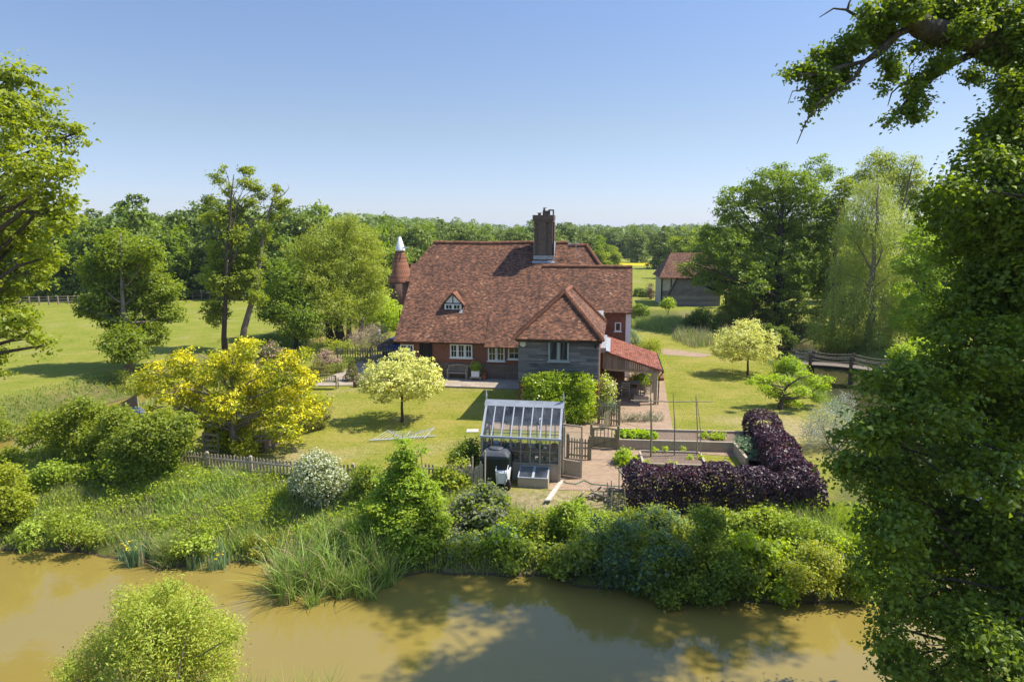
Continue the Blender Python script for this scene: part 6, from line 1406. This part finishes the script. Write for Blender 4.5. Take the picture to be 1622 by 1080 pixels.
for i, (px, py, lob, lab, mt, n) in enumerate((
    (115, 860, [(110, 838, 16), (130, 845, 14), (150, 850, 14), (95, 848, 13), (85, 825, 12)], 'low leafy scrub at the waterline right of the fern clump', 'ash', 3000),
    (290, 890, [(300, 868, 14), (320, 865, 12), (345, 872, 12), (280, 872, 10)], 'yellow-green waterside bush between iris clumps', 'grasslime', 2200),
    (415, 888, [(415, 868, 14), (430, 875, 10), (405, 878, 10)], 'small round-leaved bush at the waterline left of reeds', 'box', 1600),
    (760, 830, [(755, 800, 24), (785, 795, 20), (770, 815, 22), (740, 815, 16)], 'lavender-tinted grey-green bush in front of the cold frame', 'lavender', 5000),
    (745, 905, [(745, 865, 26), (720, 870, 22), (775, 875, 22), (750, 890, 18), (790, 890, 14)], 'loose green shrub at the waterline right of the young tree', 'ash', 5200),
    (830, 912, [(825, 880, 22), (850, 870, 24), (845, 895, 18), (810, 895, 16), (870, 895, 14)], 'tangled briar with bare stems at the waterline', 'bramble', 4800),
    (905, 845, [(900, 812, 20), (880, 822, 16), (922, 815, 16), (905, 830, 16)], 'yellow-green rounded bush before the dry yard edge', 'bright', 3600),
    (915, 920, [(905, 880, 20), (930, 870, 18), (915, 900, 18), (890, 900, 14)], 'light green waterside shrub left of the blue-green bush', 'goldgreen', 3800),
    (965, 935, [(965, 850, 26), (985, 835, 20), (950, 870, 24), (975, 885, 26), (945, 900, 20), (990, 860, 22), (960, 920, 16), (985, 912, 18)], 'blue-green elder bush at the left end of the purple hedge', 'bluegreen', 9000),
    (1050, 945, [(1040, 890, 30), (1065, 880, 26), (1025, 920, 24), (1055, 925, 24), (1010, 900, 18), (1080, 905, 22), (1045, 855, 18)], 'dense green bramble below the purple hedge at left', 'bramble', 9500),
    (1130, 955, [(1130, 880, 30), (1105, 900, 26), (1155, 900, 28), (1130, 925, 26), (1160, 930, 20), (1100, 930, 20), (1120, 845, 22), (1110, 815, 14), (1130, 825, 14)], 'tall bramble climbing up the middle of the purple hedge', 'bramble', 10500),
    (1215, 960, [(1205, 885, 28), (1235, 880, 28), (1215, 915, 28), (1190, 930, 22), (1240, 935, 22), (1180, 860, 18)], 'bright leafy bramble below the purple hedge at right', 'bright', 9000),
    (1290, 965, [(1285, 885, 26), (1310, 890, 26), (1275, 915, 26), (1305, 930, 26), (1335, 915, 24), (1260, 900, 20), (1330, 940, 18)], 'yellow-green nettle bed at the water edge beside the near oak', 'goldgreen', 9000),
    (1360, 955, [(1350, 880, 22), (1370, 900, 24), (1360, 930, 22), (1385, 870, 20)], 'green scrub behind the near oak at the water edge', 'bright', 5000),
    (1030, 870, [(1010, 838, 18), (1035, 832, 18), (1060, 838, 20), (1045, 858, 20), (1080, 850, 16), (1015, 862, 16)], 'nettles and bramble against the left foot of the purple hedge', 'bramble', 5200),
    (1180, 880, [(1165, 848, 20), (1195, 842, 20), (1220, 850, 20), (1180, 868, 20), (1210, 872, 18), (1150, 865, 16)], 'elder and bramble against the middle foot of the purple hedge', 'ash', 6200),
    (1270, 880, [(1250, 845, 18), (1280, 850, 20), (1305, 862, 20), (1265, 868, 18), (1240, 862, 16)], 'lime green weeds against the right foot of the purple hedge', 'grasslime', 4600),
    (850, 855, [(830, 832, 16), (855, 828, 16), (845, 850, 18), (870, 848, 14), (820, 850, 14)], 'low mixed weeds on the bank below the dry yard', 'ash', 3400),
    (700, 850, [(705, 815, 16), (722, 830, 18), (735, 812, 14), (712, 845, 16)], 'grey-green catmint bush on the bank right of the young tree', 'lavender', 3200),
    (800, 875, [(790, 850, 18), (810, 848, 18), (800, 868, 18), (775, 862, 14)], 'bright green nettle clump on the bank below the cold frame', 'bright', 3600),
    (935, 860, [(930, 838, 16), (945, 828, 14), (920, 850, 16), (940, 855, 14)], 'pale flowering weeds on the bank below the stakes', 'grasslime', 2800),
    (1095, 965, [(1080, 930, 18), (1105, 945, 16), (1060, 945, 16), (1125, 950, 14)], 'overhanging leafy shoots at the waterline under the hedge', 'bramble', 3600),
    (590, 790, [(580, 750, 20), (600, 765, 18), (570, 770, 18), (590, 785, 18), (560, 790, 14)], 'sprawling green shrub between variegated shrub and young tree', 'ash', 5000),
    (720, 772, [(715, 750, 14), (700, 760, 14), (730, 762, 12), (745, 785, 14)], 'yellowish climber on the short picket fence', 'goldgreen', 3000))):
    ALT = ('grasslime', 'bramble', 'goldgreen', 'ash', 'bluegreen'); rj = random.Random(i)
    lob = [(x_, y_, r_ * .85) for x_, y_, r_ in lob] + [(x_ + rj.uniform(-1.3, 1.3) * r_, y_ - rj.uniform(-.6, 1.1) * r_, r_ * rj.uniform(.25, .5)) for x_, y_, r_ in lob for _ in range(2)]
    if 'foot of the' in lab: lob = [(x_, y_ - 14, r_) for x_, y_, r_ in lob]
    bank_bush('bank_shrub', lab, 'bush', px, py, lob, [LF[mt], LF[ALT[i % 5]], LF[ALT[(i + 2) % 5]]], int(n * 1.15), (.085, .12, .10, .14)[i % 4], 140 + i, cr=.15, shell=.25, dz=.6, per=16, mixf=lambda r, p, nn: np.where(vnoise(p[:, 0], p[:, 1] + p[:, 2], 2.6, 8) + r.normal(0, .35, len(p)) > .30, 1, np.where(r.random(len(p)) < .10, 2, 0)))
# reeds, iris, rushes
def reeds(name, label, cat, px, py, w_, d_, n, h, wd, mat, seed, flowers=0, lean=.35):
    z = -1.1
    for _ in range(4): p = G(px, py, z); z = max(WL - .1, hz(p.x, p.y))
    b = Vector((p.x, p.y, z)); rng = np.random.default_rng(seed); t = thing(name, label, cat, b)
    nc = max(4, n // 45); rc = np.sqrt(rng.uniform(0, 1, nc)); ac = rng.uniform(0, 6.28, nc); ci = rng.integers(0, nc, n)
    x = (rc * np.cos(ac) * w_)[ci] + rng.normal(0, .13, n); y = (rc * np.sin(ac) * d_)[ci] + rng.normal(0, .10, n); zz = np.maximum(WL - .1, height(x + b.x, y + b.y)) - b.z
    ch = rng.uniform(.6, 1.1, nc)[ci]; la = rng.uniform(.4, 1.5, nc)[ci]
    V = blades(rng, np.stack([x, y, zz], 1), h * ch * rng.uniform(.6, 1.15, n), wd * rng.uniform(.6, 1.3, n), lean * la, 4, .8); mm = np.where(rng.random(n) < .12, 1, np.where(rng.random(n) < .3, 2, 0)); quadmesh('blades', V, [LF[mat], LF['dead'], LF['grass']], t, np.tile(mm, 4))
    if flowers:
        for i in range(flowers):
            k = rng.integers(n); fl = foliage('flower', np.random.default_rng(seed * 50 + i), [(x[k], y[k] - d_ * .3, zz[k] + h * rng.uniform(.45, .95), .05)], 12, .06, M['yellow'], t, per=6, cr=.02)
    return t
reeds('reed_bed', 'tall arching green reeds at the water edge left of the young tree', 'reeds', 525, 912, 1.95, 1.35, 1800, 1.5, .045, 'reed', 171, 0, .6)
reeds('sedge_clump', 'drooping sedge growing below the young tree', 'reeds', 585, 895, .9, .7, 420, 1.3, .04, 'reed', 172, 0, .6)
reeds('iris_clump', 'yellow flag iris clump standing in the pond at left', 'iris', 200, 893, .85, .5, 330, .95, .045, 'iris', 173, 9, .15)
reeds('iris_clump', 'smaller yellow flag iris clump standing in the pond', 'iris', 330, 902, .5, .35, 170, .8, .045, 'iris', 174, 4, .15)
reeds('rush_tuft', 'round tuft of fine rushes between the two iris clumps', 'rushes', 262, 893, .55, .4, 520, .95, .022, 'grass', 175, 0, .75)
# near bank: willow bush and grasses at the bottom of the picture
b = Vector((-8.6, 14.2, 0)); b.z = hz(b.x, b.y)
shrub('willow_bush', 'yellow-green willow bush on the near bank at lower left', 'bush', b, PL(16.0, [(240, 1000, 62), (190, 1015, 48), (290, 1000, 52), (250, 955, 38), (220, 970, 40), (300, 965, 34), (330, 1020, 46), (150, 1050, 44), (240, 1060, 70), (330, 1070, 50), (270, 930, 18), (200, 945, 20), (365, 1000, 22), (110, 1065, 22), (345, 985, 22)], .8, 14, .85), [LF['goldgreen'], LF['grasslime']], 42000, .075, 181, cr=.11, per=12, shell=.3, aspect=.4, stems=18, bark='bark_pale', mixf=lambda r, p, n: (r.random(len(p)) < .3).astype(int))
def near_fn(rng, n):
    x = np.concatenate([rng.normal(-6.2, .6, n // 5), rng.normal(-4.6, .5, n // 6), rng.uniform(3.0, 8.2, n // 2), rng.uniform(-4, 3, n // 12)]); y = rng.uniform(13.3, 14.75, len(x)); return np.stack([x, y, height(x, y) - .05], 1), rng.uniform(.5, 1.15, len(x)) * np.where(x < -4, 1.25, .85)
grass_patch('near_bank_grass', near_fn, 2600, .95, .022, [LF['grass'], LF['reed'], LF['beige']], 182, lambda r, p: np.where(p[:, 0] < -4, 1, np.where(r.random(len(p)) < .45, 2, 0)), .4, 3)

# ---- summer haze over the far woods
hb = MB().box(-7000, 7000, -800, 8000, -8, 60).build('haze', [])
hm = bpy.data.materials.new('haze_air'); hm.use_nodes = True; t_ = hm.node_tree; t_.nodes.clear()
pv = t_.nodes.new('ShaderNodeVolumePrincipled'); pv.inputs['Color'].default_value = (.80, .88, 1.0, 1); pv.inputs['Density'].default_value = .00016; pv.inputs['Anisotropy'].default_value = .2
oo = t_.nodes.new('ShaderNodeOutputMaterial'); t_.links.new(pv.outputs[0], oo.inputs['Volume']); hb.data.materials.append(hm); tag(hb, kind='stuff')
